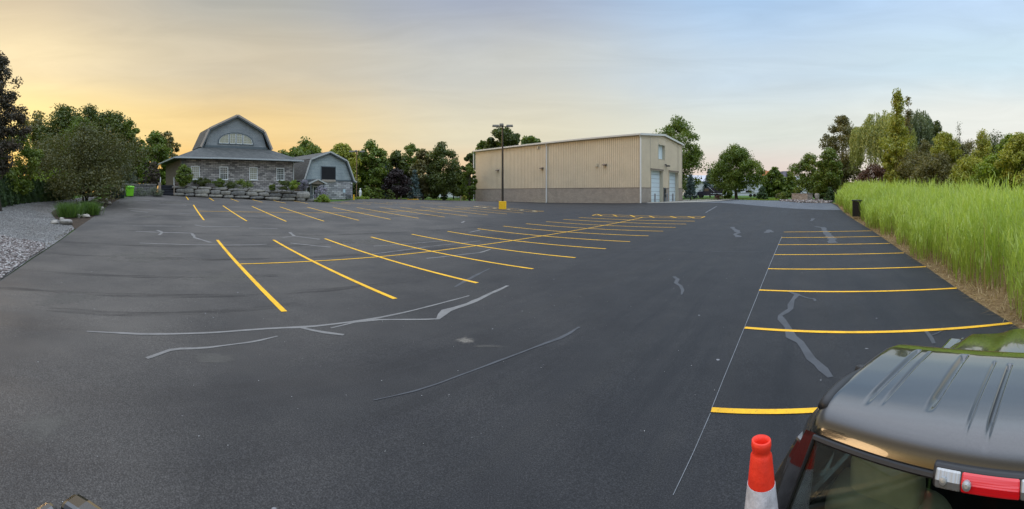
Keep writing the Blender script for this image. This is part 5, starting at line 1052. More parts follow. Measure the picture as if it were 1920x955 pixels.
def willow(px, yt, w, d, yb, N, lm, label, seed):
    r = np.random.default_rng(seed); B = gd(px, d); H = CZ + (YH - yt) / F * d - B.z; W = w / F * d; zb = CZ + (YH - yb) / F * d - B.z
    P = []; tone = []
    for i in range(N):
        a = r.uniform(0, 2 * PI); q = r.uniform(0, 1) ** .5; lob = 1 + .12 * math.sin(3 * a + 1) + .08 * math.sin(5 * a); R = W / 2 * q * lob
        top = H * (.99 - .24 * q ** 2.2) - abs(r.normal()) * .3 - 2.6 * abs(mnoise.noise((R * math.cos(a) * .33, R * math.sin(a) * .33, seed * .7))) - .9 * max(0, math.sin(a * 4 + 2)) ** 2; L = r.uniform(.25, 1.0) * (top - zb) * (.40 + .60 * q) * (1 - .25 * max(0, math.sin(a * 5)))
        x, y = R * math.cos(a), R * math.sin(a); m = int(L / .13); s = np.arange(m) * .13; tb = r.uniform(0, .6)
        sw = r.normal(size=2) * .25; k = np.minimum(s, 1.0)
        P.append(np.stack([x + math.cos(a) * .5 * k + sw[0] * (s / max(L, .1)) ** 2 + r.normal(size=m) * .07, y + math.sin(a) * .5 * k + sw[1] * (s / max(L, .1)) ** 2 + r.normal(size=m) * .07, top + .35 * np.sin(k * 3) - np.maximum(s - .5, 0)], -1)); tone.append(tb + r.uniform(0, .4, m))
    P = np.concatenate(P); tone = np.concatenate(tone); n = len(P)
    D = r.normal(size=(n, 3)) * .35; D[:, 2] = -1; D /= np.linalg.norm(D, axis=1, keepdims=True); A = np.cross(D, r.normal(size=(n, 3))); A /= np.linalg.norm(A, axis=1, keepdims=True)
    s = r.uniform(.22, .42, n)[:, None]; V = np.stack([P, P + D * s * .5 + A * s * .17, P + D * s, P + D * s * .5 - A * s * .17], 1).reshape(-1, 3)
    o = empty('willow_tree', B, 0, label, 'tree')
    link('crown', npmesh('crown', V, np.arange(n * 4).reshape(n, 4), tone), LM[lm], o)
    C = np.array([[W * .3 * math.cos(a), W * .3 * math.sin(a), H * .78] for a in np.linspace(0, 6, 10)]); trunk_mb(r, H * .8, H * .2, C, .42, 10).build('trunk', m_bark, o, smooth=True)
willow(1659, 207, 112, 62, 336, 1150, 'willow', 'large golden weeping willow with hanging branches beyond the reeds', 77)
willow(1722, 205, 78, 66, 338, 700, 'willowg', 'grey-green weeping willow right of the tall poplar', 78)
T(1683, 163, 66, 46, 352, 'poplar', 'yellow', 'tall slim poplar rising above the willow', n=6500, ncl=150, size=.24, lumpy=.3, cr=.22, shell=.2, bark=m_barkp, trunk=.012)
T(1703, 180, 24, 50, 300, 'spire', 'olive', 'second thin poplar tip right of the tall poplar', n=1300, ncl=40, size=.2, cr=.35, shell=.2, bark=m_barkp, trunk=.010)
T(1683, 262, 52, 45, 350, 'round', 'yellow', 'leafy yellow-green young growth around the foot of the poplar', n=4200, ncl=80, size=.2, name='shrub', cat='shrub')
T(1640, 311, 70, 52, 352, 'dome', 'red', 'red-brown spreading bush under the willow', n=4200, ncl=70, size=.2, name='bush', cat='bush')
T(1755, 228, 52, 64, 340, 'round', 'dark', 'dark blue-green tree right of the willow', n=4600, ncl=60, size=.28, lumpy=.35)
for px, yt, w, d, yb, sh, lm, nn, lb in ((1716, 288, 70, 44, 356, 'round', 'olive', 4200, 'olive thicket shrub right of the poplar foot'), (1733, 262, 40, 48, 345, 'oval', 'olive', 2600, 'brownish young tree left of the golden sapling'),
        (1769, 246, 44, 40, 318, 'oval', 'yellow', 4200, 'golden-leaved sapling with a pale trunk above the reeds'), (1793, 262, 44, 42, 330, 'oval', 'olive', 2600, 'olive young tree around the pale bare-topped sapling'),
        (1762, 292, 70, 38, 352, 'round', 'olive', 5200, 'olive-green thicket shrub below the golden sapling'), (1819, 264, 56, 48, 345, 'oval', 'olive', 3600, 'dark green tree right of the bare-topped sapling'),
        (1841, 243, 40, 40, 340, 'egg', 'yellow', 2800, 'light green pointed young tree between two dark ones'), (1873, 248, 56, 46, 340, 'round', 'dark', 3800, 'dark purple-green tree behind the bright thicket'),
        (1820, 300, 64, 36, 352, 'round', 'yellow', 5000, 'yellow-green thicket shrub in front of the dark trees'), (1893, 250, 34, 34, 330, 'oval', 'bright', 2600, 'bright green young tree at the right, left of the last thicket'),
        (1915, 255, 60, 30, 345, 'round', 'yellow', 5600, 'bright green thicket tree cut by the right edge of the photo'), (1873, 290, 62, 31, 352, 'round', 'bright', 4200, 'bright low thicket shrub near the right edge above the reeds')):
    T(px, yt, w * 1.35, d, yb + 6, sh, lm, lb, n=int(nn * 1.5), ncl=90, size=.17, bark=m_barkp if 'sapling' in lb else None, cr=.2, shell=.4, lumpy=.3, name='thicket_shrub' if 'shrub' in lb else 'young_tree', cat='shrub' if 'shrub' in lb else 'tree', group='thicket beyond the reeds')
T(1798, 225, 24, 42, 345, 'egg', 'grey', 'thin pale sapling with a nearly bare top above the thicket', n=420, ncl=120, size=.14, cr=.30, shell=.2, bark=m_barkp, trunk=.010, limbs=30, name='young_tree', group='thicket beyond the reeds')
# ------------------------------------------------------------------ arborvitae hedge at the left
def hedge():
    N = 14
    base = None; words_ = ('first', 'second', 'third', 'fourth', 'fifth', 'sixth', 'seventh', 'eighth', 'ninth', 'tenth', 'eleventh', 'twelfth', 'thirteenth', 'fourteenth')
    A, B_ = gd(1, 31.6), gd(131, 43.5)
    protos = []
    for k in range(3):
        r = np.random.default_rng(900 + k); n = 5200; t = r.uniform(0, 1, n) ** .9; a = r.uniform(0, 2 * PI, n); pf = np.clip(1 - t ** 3.2, 0, 1) ** .7 * (.8 + .2 * np.clip(t * 4, 0, 1))
        R = .50 * pf * (1 + .10 * np.sin(a * 5 + t * 9 + k) + .06 * r.normal(size=n)) * r.uniform(.82, 1, n)
        P = np.stack([R * np.cos(a), R * np.sin(a), t * 2.25], -1); Nn = np.stack([np.cos(a), np.sin(a), np.full(n, .25)], -1) + r.normal(size=(n, 3)) * .55
        V, Q = frame_quads(P, Nn, np.full(n, .15), .42, r); protos.append((npmesh('crown', V, Q, .5 + .3 * np.sin(a * 4 + t * 6) * .5 + r.uniform(-.3, .3, n))))
    tm = MB().tube([(0, 0, 0), (0, 0, .6), (0, 0, 1.9)], [.06, .05, .02], 6)
    for i in range(N):
        p = A.lerp(B_, i / (N - 1)); z = G(p.x, p.y)
        o = empty('arborvitae', (p.x, p.y, z - .05), rnd.uniform(0, 6), words_[i] + ' arborvitae of the hedge, counted from the left edge of the photo', 'hedge shrub', 'arborvitae hedge by the gravel yard')
        s = rnd.uniform(.95, 1.06) * (1.0 - .012 * i); o.scale = (s * rnd.uniform(.95, 1.1), s * rnd.uniform(.95, 1.1), s * (1.05 - .012 * i))
        me = protos[i % 3]; c = bpy.data.objects.new('crown', me); COL.objects.link(c); c.parent = o
        if not me.materials: me.materials.append(LM['arbor'])
        if i == 0: t0 = tm.build('trunk', m_bark, o)
        else: t = t0.copy(); COL.objects.link(t); t.parent = o
hedge()
# ------------------------------------------------------------------ ornamental grass, rocks, stones
def blades(P, H, W, lean, r, seg=3, droop=.5):
    """curved tapering blades standing at P"""
    n = len(P); a = r.uniform(0, 2 * PI, n); D = np.stack([np.cos(a), np.sin(a), np.zeros(n)], -1); b = a + PI / 2 + r.normal(size=n) * .5; S_ = np.stack([np.cos(b), np.sin(b), np.zeros(n)], -1)
    rows = []
    for i in range(seg + 1):
        t = i / seg; c = P + D * (lean * t ** 1.8)[:, None] + np.array([0, 0, 1.]) * (H * (t - droop * .25 * t ** 3))[:, None]; w = (W * (1 - t) ** .6 * .5 if i < seg else W * .02)
        w = w if hasattr(w, '__len__') else np.full(n, w); rows += [c - S_ * w[:, None], c + S_ * w[:, None]]
    V = np.stack(rows, 1); k = 2 * (seg + 1); base = np.arange(n)[:, None] * k; Q = np.concatenate([base + np.array([2 * i, 2 * i + 1, 2 * i + 3, 2 * i + 2]) for i in range(seg)], 1).reshape(-1, 4)
    return V.reshape(-1, 3), Q, np.repeat(np.arange(n), seg)
lm_orn = leafmat('ornamental_grass', (.035, .08, .012), (.075, .15, .022), (.15, .24, .045))
for k, (px, py, w, h, lb) in enumerate(((129, 409, 46, 33, 'larger clump of green ornamental grass at the front of the mulch bed'), (168, 405, 38, 30, 'smaller clump of green ornamental grass right of the larger one'))):
    B = gp(px, py - 2); d = B.xy.length; r = np.random.default_rng(40 + k); n = 1500; R = w / F * d / 2
    q = r.normal(size=(n, 2)) * R * .38; P = np.concatenate([q, np.zeros((n, 1))], 1); V, Q, idx = blades(P, r.uniform(.6, 1.15, n) * h / F * d, np.full(n, .022), r.uniform(.1, .55, n) * R * 1.3, r, 3, .8)
    V[:, :2] += np.repeat(q * .6, 8, 0) * (V[:, 2:3] / (h / F * d)); o = link('ornamental_grass', npmesh('ornamental_grass', V, Q, r.uniform(0, 1, n)[idx]), lm_orn, label=lb, cat='ornamental grass', group='ornamental grass clumps'); o.location = B
rocks = [(146, 408, 12, 'pale angular rock right of the larger grass clump'), (160, 408, 20, 'pale flat rock lying between the two grass clumps'), (102, 419, 18, 'flat pale stone slab at the gravel corner, left one'), (122, 420, 30, 'long flat stone slab at the gravel corner, right one'), (116, 412, 13, 'small flat stone above the slabs at the gravel corner'),
         (189, 394, 11, 'small pale rock at the right rim of the mulch bed'), (190, 382, 14, 'flat pale rock behind the right grass clump'), (204, 383, 14, 'rounded pale rock right of the flat one in the mulch bed'), (210, 371.5, 10, 'small rounded rock before the dark bins, left one'), (217.5, 371, 8, 'small rounded rock before the dark bins, right one'), (199, 377, 9, 'small grey rock under the low bushy tree'), (150, 387, 9, 'grey rock left of the trunk of the low bushy tree')]
for k, (px, py, w, lb) in enumerate(rocks):
    B = gp(px, py); W = w / F * B.xy.length; h = W * (.28 if 'flat' in lb or 'slab' in lb else .55); o = boulder_mb(W, W * .7, h + .08, 700 + k, .7, .2).build('rock', m_rock, None, True, label=lb, cat='rock', group='rocks round the mulch bed'); o.location = B - Vector((0, 0, .06)); o.rotation_euler = (rnd.uniform(-.1, .1), rnd.uniform(-.1, .1), rnd.uniform(-.5, .5))
def stones(name, poly, n, s0, s1, label, seed, cols, lift=0.):
    r = np.random.default_rng(seed); xs = [p[0] for p in poly]; ys = [p[1] for p in poly]; P = r.uniform((min(xs), min(ys)), (max(xs), max(ys)), (n * 6, 2)); P = P[inside([tuple(p[:2]) for p in poly], P[:, 0], P[:, 1])][:n]; n = len(P)
    f = (1 + 5 ** .5) / 2; I = np.array([(-1, f, 0), (1, f, 0), (-1, -f, 0), (1, -f, 0), (0, -1, f), (0, 1, f), (0, -1, -f), (0, 1, -f), (f, 0, -1), (f, 0, 1), (-f, 0, -1), (-f, 0, 1)]) / 1.9
    T_ = np.array([(0, 11, 5), (0, 5, 1), (0, 1, 7), (0, 7, 10), (0, 10, 11), (1, 5, 9), (5, 11, 4), (11, 10, 2), (10, 7, 6), (7, 1, 8), (3, 9, 4), (3, 4, 2), (3, 2, 6), (3, 6, 8), (3, 8, 9), (4, 9, 5), (2, 4, 11), (6, 2, 10), (8, 6, 7), (9, 8, 1)])
    s = r.uniform(s0, s1, n) ** 1.0; sh = np.stack([s, s * r.uniform(.6, 1, n), s * r.uniform(.35, .65, n)], -1); a = r.uniform(0, 6.3, n); J = I[None] * (1 + r.uniform(-.18, .18, (n, 12, 1))) * sh[:, None] * .5
    x = J[..., 0] * np.cos(a)[:, None] - J[..., 1] * np.sin(a)[:, None]; y = J[..., 0] * np.sin(a)[:, None] + J[..., 1] * np.cos(a)[:, None]; z = Gv(P[:, 0], P[:, 1])[:, None] + J[..., 2] + s[:, None] * r.uniform(.0, .3, (n, 1)) + lift
    V = np.stack([x + P[:, :1], y + P[:, 1:], z], -1).reshape(-1, 3); Q = (T_[None] + np.arange(n)[:, None, None] * 12).reshape(-1, 3)
    t = NT(name + '_stone'); at = t.n('ShaderNodeAttribute', attribute_name='tone'); c = t.ramp(at.outputs['Fac'], cols); c = t.mix(c, t.ramp(t.noise(t.coord(), 30, 3), [(.3, (.7,) * 3), (.7, (1.15,) * 3)]), .8, 'MULTIPLY'); t.princ(c, .85, 0, .25)
    o = link(name, npmesh(name, V, Q, np.repeat(r.uniform(0, 1, n), 20)), t.m, kind='stuff', label=label); return o
river = [(0, (.06, .05, .047)), (.3, (.14, .12, .11)), (.55, (.21, .17, .155)), (.8, (.30, .28, .265)), (1, (.46, .44, .42))]
stones('river_stones', [gp(-25, 440), gp(0, 441), gp(30, 449), gp(62, 452), gp(84, 458), gp(82, 466), gp(56, 483), gp(26, 504), gp(-4, 526), gp(-25, 540)], 8500, .04, .14, 'bed of mixed pinkish river stones at the left edge beside the lot', 5, river)
stones('pale_gravel', [gp(-25, 392), gp(60, 392), gp(100, 410), gp(134, 424), gp(120, 442), gp(84, 456), gp(30, 447), gp(-25, 441)], 9000, .025, .07, 'loose pale gravel lying over the gravel yard', 6, [(0, (.115, .112, .105)), (.5, (.22, .215, .205)), (1, (.37, .36, .345))], -.02)
stones('edge_rubble', [p.xy for p in PX([(0, 523), (30, 504.5), (60, 484), (85, 468), (120, 444), (141, 430)])] + [p.xy for p in PX([(136, 427), (112, 441), (80, 464), (54, 480), (24, 500), (-6, 517)])], 900, .02, .08, 'line of soil crumbs and small stones along the left lot edge', 8, [(0, (.05, .04, .03)), (.6, (.14, .12, .08)), (1, (.4, .38, .35))])
stones('rock_border', [gp(1462, 377.6), gp(1500, 380.5), gp(1555, 381.2), gd(1563, 52.5), gd(1545, 56), gd(1500, 60.5), gd(1465, 64)], 1500, .10, .36, 'border of reddish rounded stones before the block planter', 9, river)
# ------------------------------------------------------------------ reeds
lm_reed = leafmat('reed_leaves', (.23, .33, .05), (.43, .55, .105), (.64, .73, .21), .5)
lm_dry = leafmat('dry_reed_straw', (.20, .13, .05), (.34, .24, .11), (.50, .39, .20), .3)
def reeds():
    r = np.random.default_rng(21); E = [Vector((p.x, p.y)) for p in right_edge]; E.append(E[-1] + Vector((dR.x, dR.y)) * 6)
    cum = [0.]
    for a, b in zip(E[:-1], E[1:]): cum.append(cum[-1] + (b - a).length)
    Ln = cum[-1]; Ex = np.array([p.x for p in E]); Ey = np.array([p.y for p in E]); cum = np.array(cum)
    gdir = (E[-1] - E[0]).normalized(); nx, ny = (-gdir.y, gdir.x) if -gdir.y > 0 else (gdir.y, -gdir.x)
    P = []; near = []
    for d0, d1, dens in ((.35, 1.6, 42), (1.6, 4, 22), (4, 10, 9), (10, 24, 4.5), (24, 44, 2.2)):
        m = int(Ln * 1.25 * (d1 - d0) * dens); s = r.uniform(-.0, 1.0, m) * Ln; q = r.uniform(d0, d1, m) + .25 * np.sin(s * 1.7) + .2 * np.sin(s * .6 + 2)
        x = np.interp(s, cum, Ex) + nx * q + gdir.x * (r.uniform(-2, 2, m) * (q > 3)); y = np.interp(s, cum, Ey) + ny * q + gdir.y * (r.uniform(-2, 2, m) * (q > 3)); P.append(np.stack([x, y], -1)); near.append(q)
    P = np.concatenate(P); q = np.concatenate(near)
    th = np.arctan2(P[:, 0], P[:, 1]); d = np.hypot(P[:, 0], P[:, 1]); ok = (th > .70) & (th < 1.45) & ~((d < 33.2) & (d > 28.5) & (np.abs(th - az(1606)) < .010)); P = P[ok]; q = q[ok]; d = d[ok]; n = len(P)
    z = Gv(P[:, 0], P[:, 1]) - .05; gx = np.clip((17 - d) / 8, 0, 1) * .38; hv = np.array([mnoise.noise((a * .25, b * .25, 1.)) for a, b in P]); hv2 = np.array([mnoise.noise((a * 1.1, b * 1.1, 4.)) for a, b in P])
    H = (2.28 + gx + .34 * hv + .34 * hv2 + r.normal(size=n) * .22) * np.clip(.50 + q * .26, 0, 1); H = np.clip(H, .5, 3.2); base = np.concatenate([P, z[:, None]], 1)
    ln = r.normal(size=n) * .12 + .22; bt = r.uniform(0, .35, n) + .35 * (hv * .6 + .5)
    Vs, Qs, ts = [], [], []; off = 0
    def put(V, Q, t):
        nonlocal off
        Vs.append(V); Qs.append(Q + off); ts.append(t); off += len(V)
    V, Q, idx = blades(base, H, np.full(n, .014) + d * .0004, ln, r, 3, .2); put(V, Q, (bt * .8)[idx])
    for j in range(6):
        hz = r.uniform(.25, .95, n) * H; LB = base + np.stack([np.zeros(n), np.zeros(n), hz], -1); LB[:, :2] += r.normal(size=(n, 2)) * .05
        L = r.uniform(.28, .55, n); V, Q, idx = blades(LB, L * r.uniform(.75, 1.25, n), np.full(n, .020) + d * .0006, L * r.uniform(.15, .85, n), r, 2, .9); put(V, Q, (bt + r.uniform(0, .35, n))[idx])
    V = np.concatenate(Vs); Q = np.concatenate(Qs); t = np.concatenate(ts)
    link('reeds', npmesh('reeds', V, Q, t), lm_reed, kind='stuff', label='tall bright green reeds filling the field to the right of the lot')
    m = 900; s = r.uniform(0, 1, m) * Ln; qq = r.uniform(.5, 6, m); x = np.interp(s, cum, Ex) + nx * qq; y = np.interp(s, cum, Ey) + ny * qq; zz = Gv(x, y)
    V, Q, idx = blades(np.stack([x, y, zz], -1), r.uniform(1.6, 2.75, m) * np.clip(.6 + qq * .25, 0, 1), np.full(m, .020), r.uniform(.1, .5, m), r, 3, .3)
    link('dead_stalks', npmesh('dead_stalks', V, Q, r.uniform(0, 1, m)[idx]), lm_dry, kind='stuff', label='scattered dead tan stalks standing among the green reeds')
    # dry stalks lying at the front
    m = 5200; s = r.uniform(0, 1, m) ** .8 * Ln; qq = np.abs(r.normal(size=m)) * .5 + .02; x = np.interp(s, cum, Ex) + nx * qq; y = np.interp(s, cum, Ey) + ny * qq; zz = Gv(x, y)
    V, Q, idx = blades(np.stack([x, y, zz], -1), r.uniform(.05, .55, m) * np.clip(qq * 1.2, .15, 1), np.full(m, .018), r.uniform(.05, .45, m), r, 2, 1.2)
    link('dry_straw', npmesh('dry_straw', V, Q, r.uniform(0, 1, m)[idx]), lm_dry, kind='stuff', label='dry tan stalks at the foot of the reeds along the lot edge')
reeds()
stones('lot_grit', [gp(1300, 940), gp(1350, 700), gp(1420, 480), gp(1000, 470), gp(300, 560), gp(60, 700), gp(60, 940)], 230, .005, .015, 'tiny pale crumbs of grit scattered on the dark asphalt', 12, [(0, (.25, .25, .24)), (1, (.6, .6, .58))], .004)
def tufts():
    r = np.random.default_rng(33); P = []
    for poly, k in (([gd(1290, 84), gd(1300, 92), gd(1470, 82), gd(1480, 64), gd(1420, 69), gd(1386, 78)], 5000), ([gd(690, 78), gd(880, 97), gd(870, 108), gd(690, 90)], 3000)):
        xs = [p.x for p in poly]; ys = [p.y for p in poly]; q = r.uniform((min(xs), min(ys)), (max(xs), max(ys)), (k * 3, 2)); P.append(q[inside([(p.x, p.y) for p in poly], q[:, 0], q[:, 1])][:k])
    P = np.concatenate(P); n = len(P); V, Q, idx = blades(np.concatenate([P, (Gv(P[:, 0], P[:, 1]) - .08)[:, None]], 1), r.uniform(.12, .22, n), np.full(n, .07), r.uniform(.02, .1, n), r, 2)
    link('lawn_grass', npmesh('lawn_grass', V, Q, r.uniform(0, 1, n)[idx]), LM['bright'], kind='stuff', label='grass blades on the far lawns')
tufts()
# ------------------------------------------------------------------ pickup truck the photographer stands in
TA = math.radians(14.0); TO = Vector((1.305, .571, 0)); ta = Vector((math.cos(TA), math.sin(TA), 0)); tlf = Vector((-math.sin(TA), math.cos(TA), 0))
def tl(px, py, z):
    """truck coordinates of a sight line at height z"""
    d = F * (CZ - z) / (py - YH); t = az(px); p = Vector((d * math.sin(t), d * math.cos(t), 0)) - TO; return p.dot(ta), p.dot(tlf)
def paint():
    t = NT('bronze_grey_car_paint'); v = t.coord(); n = t.noise(v, 900, 2); c = t.ramp(n, [(.35, (.035, .034, .033, 1)), (.65, (.075, .073, .069, 1))])
    t.princ(c, .17, .75, .5, None, Coat_Weight=1.0, Coat_Roughness=.012, Coat_IOR=1.55); return t.m
m_car = paint(); m_plastic = mat('black_plastic_trim', (.02, .02, .021), .45, var=.1); m_rubber = mat('rubber', (.02, .02, .02), .85)
def tint():
    t = NT('tinted_glass'); tr = t.n('ShaderNodeBsdfTransparent'); tr.inputs[0].default_value = (.80, .86, .82, 1); g = t.n('ShaderNodeBsdfGlossy', i_Roughness=.01); g.inputs[0].default_value = (1, 1, 1, 1)
    fr = t.n('ShaderNodeFresnel', i_IOR=1.5); m = t.n('ShaderNodeMixShader'); t.l(fr.outputs[0], m.inputs[0]); t.l(tr.outputs[0], m.inputs[1]); t.l(g.outputs[0], m.inputs[2]); t.l(m.outputs[0], t.out.inputs[0]); return t.m
m_tint = tint()
def truck():
    o = empty('pickup_truck', TO, TA, 'bronze-grey pickup truck in the foreground, its cab roof and dark rear window in view', 'pickup truck')
    ZR = 1.73
    # long profile of the roof: rear edge, crown, front header
    prof = [(-.150, 1.580), (-.149, 1.595), (-.144, 1.615), (-.130, 1.640), (-.104, 1.664), (-.064, 1.682), (-.01, 1.693), (.08, 1.699), (.22, 1.702), (.40, 1.701), (.54, 1.693), (.65, 1.672), (.75, 1.636), (.90, 1.56)]
    prof = [(x + .02, z + .03) for x, z in prof]
    fine = []
    for (x0, z0), (x1, z1) in zip(prof[:-1], prof[1:]):
        k = max(2, int((x1 - x0) / .006)); fine += [(x0 + (x1 - x0) * i / k, z0 + (z1 - z0) * i / k) for i in range(k)]
    fine.append(prof[-1])
    # smooth the polyline
    fx = np.array([p[0] for p in fine]); fz = np.array([p[1] for p in fine])
    for _ in range(30): fx[1:-1] = (fx[:-2] + fx[1:-1] * 2 + fx[2:]) / 4; fz[1:-1] = (fz[:-2] + fz[1:-1] * 2 + fz[2:]) / 4
    nv = 300; ts = np.linspace(-1, 1, nv)
    hw = lambda x: .690 + .02 * np.clip(x / .9, 0, 1) - .012 * np.clip(-x / .13, 0, 1)
    gro = []          # grooves: (x0, x1, y at x0, y at x1, half width, depth)
    for a, b, w_, dp in (((1615, 735), (1736, 653), .012, .008), ((1652, 740), (1750, 657), .006, .006), ((1733, 752), (1820, 665), .016, .013), ((1792, 790), (1880, 680), .006, .007), ((1837, 798), (1905, 685), .010, .011)):
        (xa, ya), (xb, yb) = tl(*a, ZR), tl(*b, ZR); gro.append((xa - .05, xb, (ya + yb) / 2, (ya + yb) / 2, w_ * .9, dp * 1.6))
    (xm, ymid) = tl(1848, 640, ZR)
    gro += [(xa, xb, -ya, -yb, w_, dp) for xa, xb, ya, yb, w_, dp in gro[:4]]
    vs = []
    for x, z in zip(fx, fz):
        h = hw(x)
        for t in ts:
            y = t * h; e = max(0, (abs(t) - .90) / .10); dz = -.018 * t * t - .038 * e ** 2.2
            for xa, xb, ya, yb, w_, dp in gro:
                if xa < x < xb + .02:
                    k = (x - xa) / (xb - xa); yc = ya + (yb - ya) * k; s = min(1, (x - xa) / .12, (xb + .02 - x) / .03); q = abs(y - yc) / w_
                    if q < 1.6: dz -= dp * s * max(0, 1 - q * q * .4) ** 2
            vs.append((x, y, z + dz))
    n = len(fx); fs = [(i * nv + j, (i + 1) * nv + j, (i + 1) * nv + j + 1, i * nv + j + 1) for i in range(n - 1) for j in range(nv - 1)]
    b = MB(); b.v = vs; b.f = fs; b.build('roof', m_car, o, smooth=True)
    # drip channel strips
    for s in (-1, 1):
        P = []
        for x, z in list(zip(fx, fz))[14::6]:
            e = hw(x); P.append((x, s * (e * .955), z - .018 - .016))
        r_ = [.026 if p[0] < .12 else max(.008, .026 - (p[0] - .12) * .12) for p in P]; MB().tube(P, r_, 8).build('drip_rail', m_plastic, o, smooth=True)
    # body side from roof edge to belt to sill, both sides
    BW = 1.0
    for s in (-1, 1):
        b = MB(); secs = []
        for x, z in [(-.130, 1.615), (-.120, 1.652), (-.044, 1.712), (.10, 1.729), (.42, 1.731), (.67, 1.702), (.92, 1.59), (1.2, 1.41), (1.45, 1.25)]:
            e = hw(min(x, .9)) + (.0 if x < 1 else (x - 1) * .28); zt = z - .056
            secs.append([(x, s * e, zt), (x - .004, s * (e + .035), zt - .035), (x - .01, s * (e + .05), zt - .06)])
        for i in range(len(secs) - 1):
            k = len(b.v); b.v += secs[i] + secs[i + 1]; b.f += [(k + j, k + 3 + j, k + 4 + j, k + 1 + j) for j in range(2)]
        b.build('roof_rail', m_car, o, smooth=True)
        # pillars: rear and front, glass between
        def P(x, f):      # point on the side of the glasshouse: f 0 = belt, 1 = top
            zt = 1.55; e = hw(min(x, .9)) + .05; return (x, s * (BW - .015 + (e - BW + .015) * f), 1.07 + (zt - 1.07) * f)
        def slab(c, name, m, th=.03, **k):
            b = MB(); q = [Vector(p) for p in c]; nn = (q[1] - q[0]).cross(q[2] - q[0]).normalized() * th
            if nn.y * s > 0: nn = -nn
            b.add(q + [p + nn for p in q], [(0, 1, 2, 3), (7, 6, 5, 4), (0, 4, 5, 1), (1, 5, 6, 2), (2, 6, 7, 3), (3, 7, 4, 0)]); return b.build(name, m, o, **k)
        slab([(-.25, s * (BW - .02), 1.07), P(.42, 0), (.30, s * .755, 1.610), (-.130, s * .730, 1.572)], 'rear_pillar', m_car, .05, bevel=.012)
        slab([P(.421, .0), P(1.50, .0), (.97, s * .755, 1.47), (.301, s * .755, 1.605)], 'side_window', m_tint, .008)
        MB().tube([(.90, s * .72, 1.55), (1.60, s * .88, 1.03)], [.03, .04], 8).build('front_pillar', m_car, o, smooth=True)
        # door and front wing
        MB().prism([(-.27, .45), (1.45, .45), (1.47, 1.07), (-.27, 1.07)], .10, 'y', s * BW - (.10 if s > 0 else 0)).build('door', m_car, o, bevel=.03)
        MB().prism([(1.48, .45), (1.62, .45), (1.68, .75), (1.85, .93), (2.15, .97), (2.42, .86), (2.52, .5), (2.95, .5), (2.98, .92), (2.8, .98), (1.48, 1.02)], .14, 'y', s * BW - (.14 if s > 0 else 0)).build('front_wing', m_car, o, bevel=.03)
        # mirror
        mp = Vector(tl(1612, 697, 1.33) + (1.33,)); y = mp.y * s
        q = MB().lathe([(.02, -.09), (.085, -.07), (.10, 0), (.085, .07), (.02, .09)], n=16).build('side_mirror', m_plastic, o, smooth=True); q.location = (mp.x, y - s * .02, 1.33); q.rotation_euler = (0, 0, .1); q.scale = (.34, .55, .5)
        MB().tube([(mp.x - .02, s * (BW - .05), 1.08), (mp.x, y - s * .06, 1.22)], [.04, .03], 8).build('mirror_arm', m_plastic, o)
    # rear panel round the glass
    def back(z, y): return (-.130 - (1.612 - z) * .24, y, z)
    wt, wb = .640, .79
    b = MB(); o_ = [back(1.612, -.685), back(1.612, .685), back(1.00, .95), back(1.00, -.95)]; i_ = [back(1.602, -wt), back(1.602, wt), back(1.10, wb), back(1.10, -wb)]
    b.add(o_ + i_ + [(p[0] + .04, p[1], p[2]) for p in o_ + i_], [(0, 1, 5, 4), (1, 2, 6, 5), (2, 3, 7, 6), (3, 0, 4, 7), (4, 5, 13, 12), (5, 6, 14, 13), (6, 7, 15, 14), (7, 4, 12, 15)]); b.build('rear_panel', m_car, o)
    rw = MB().add([(p[0] - .006, p[1], p[2]) for p in i_] + [(p[0] + .002, p[1], p[2]) for p in i_], [(0, 1, 2, 3), (7, 6, 5, 4), (0, 4, 5, 1), (1, 5, 6, 2), (2, 6, 7, 3), (3, 7, 4, 0)]).build('rear_window', m_tint, o)
    q = [Vector(p) + Vector((-.008, 0, 0)) for p in i_]; MB().tube(q + [q[0]], .011, 6).build('seal', m_plastic, rw)
    q = [Vector((p[0] - .010, p[1] * .985, p[2] - .0)) for p in i_]
    # third brake light, set in the rear edge of the roof
    x0, y0 = tl(1757, 908, 1.60); yl = .175
    bl = MB().prism([(-.10, 1.572), (-.156, 1.576), (-.158, 1.612), (-.138, 1.642), (-.11, 1.640)], 2 * yl + .02, 'y', -yl - .010).build('brake_light', m_plastic, o, bevel=.008)
    def lens(a, c, m, nm): return MB().prism([(-.10, 1.580), (-.168, 1.584), (-.166, 1.609), (-.146, 1.634), (-.11, 1.634)], c - a, 'y', a).build(nm, m, bl, bevel=.006)
    tc = NT('clear_lens'); tc.princ((.34, .34, .33, 1), .15, .6, .9, tc.bump(tc.noise(tc.coord((4, 160, 8)), 1.0, 0), .35, .004)); lens(.092, yl, tc.m, 'clear_lens'); lens(-yl, -.092, tc.m, 'clear_lens')
    tr = NT('red_lens'); tr.princ((.62, .008, .012, 1), .12, 0, .8, tr.bump(tr.noise(tr.coord((4, 8, 220)), 1.0, 0), .25, .004)); lens(-.091, .091, tr.m, 'red_lens')
    MB().lathe([(.014, 0), (.014, .012), (.006, .016)], n=12, m=Matrix.Translation((-.164, .070, 1.610)) @ Matrix.Rotation(-PI / 2 + .25, 4, 'Y')).build('screw', m_galv, bl)
    MB().lathe([(.012, 0), (.011, .010), (.004, .012)], n=12, m=Matrix.Translation((-.164, .145, 1.610)) @ Matrix.Rotation(-PI / 2 + .25, 4, 'Y')).build('bulb', m_galv, bl)
    # inside: floor, seats, dashboard
    ins = mat('dark_cabin_trim', (.02, .02, .02), .8); st = mat('sage_grey_seat_cloth', (.42, .43, .35), .9)
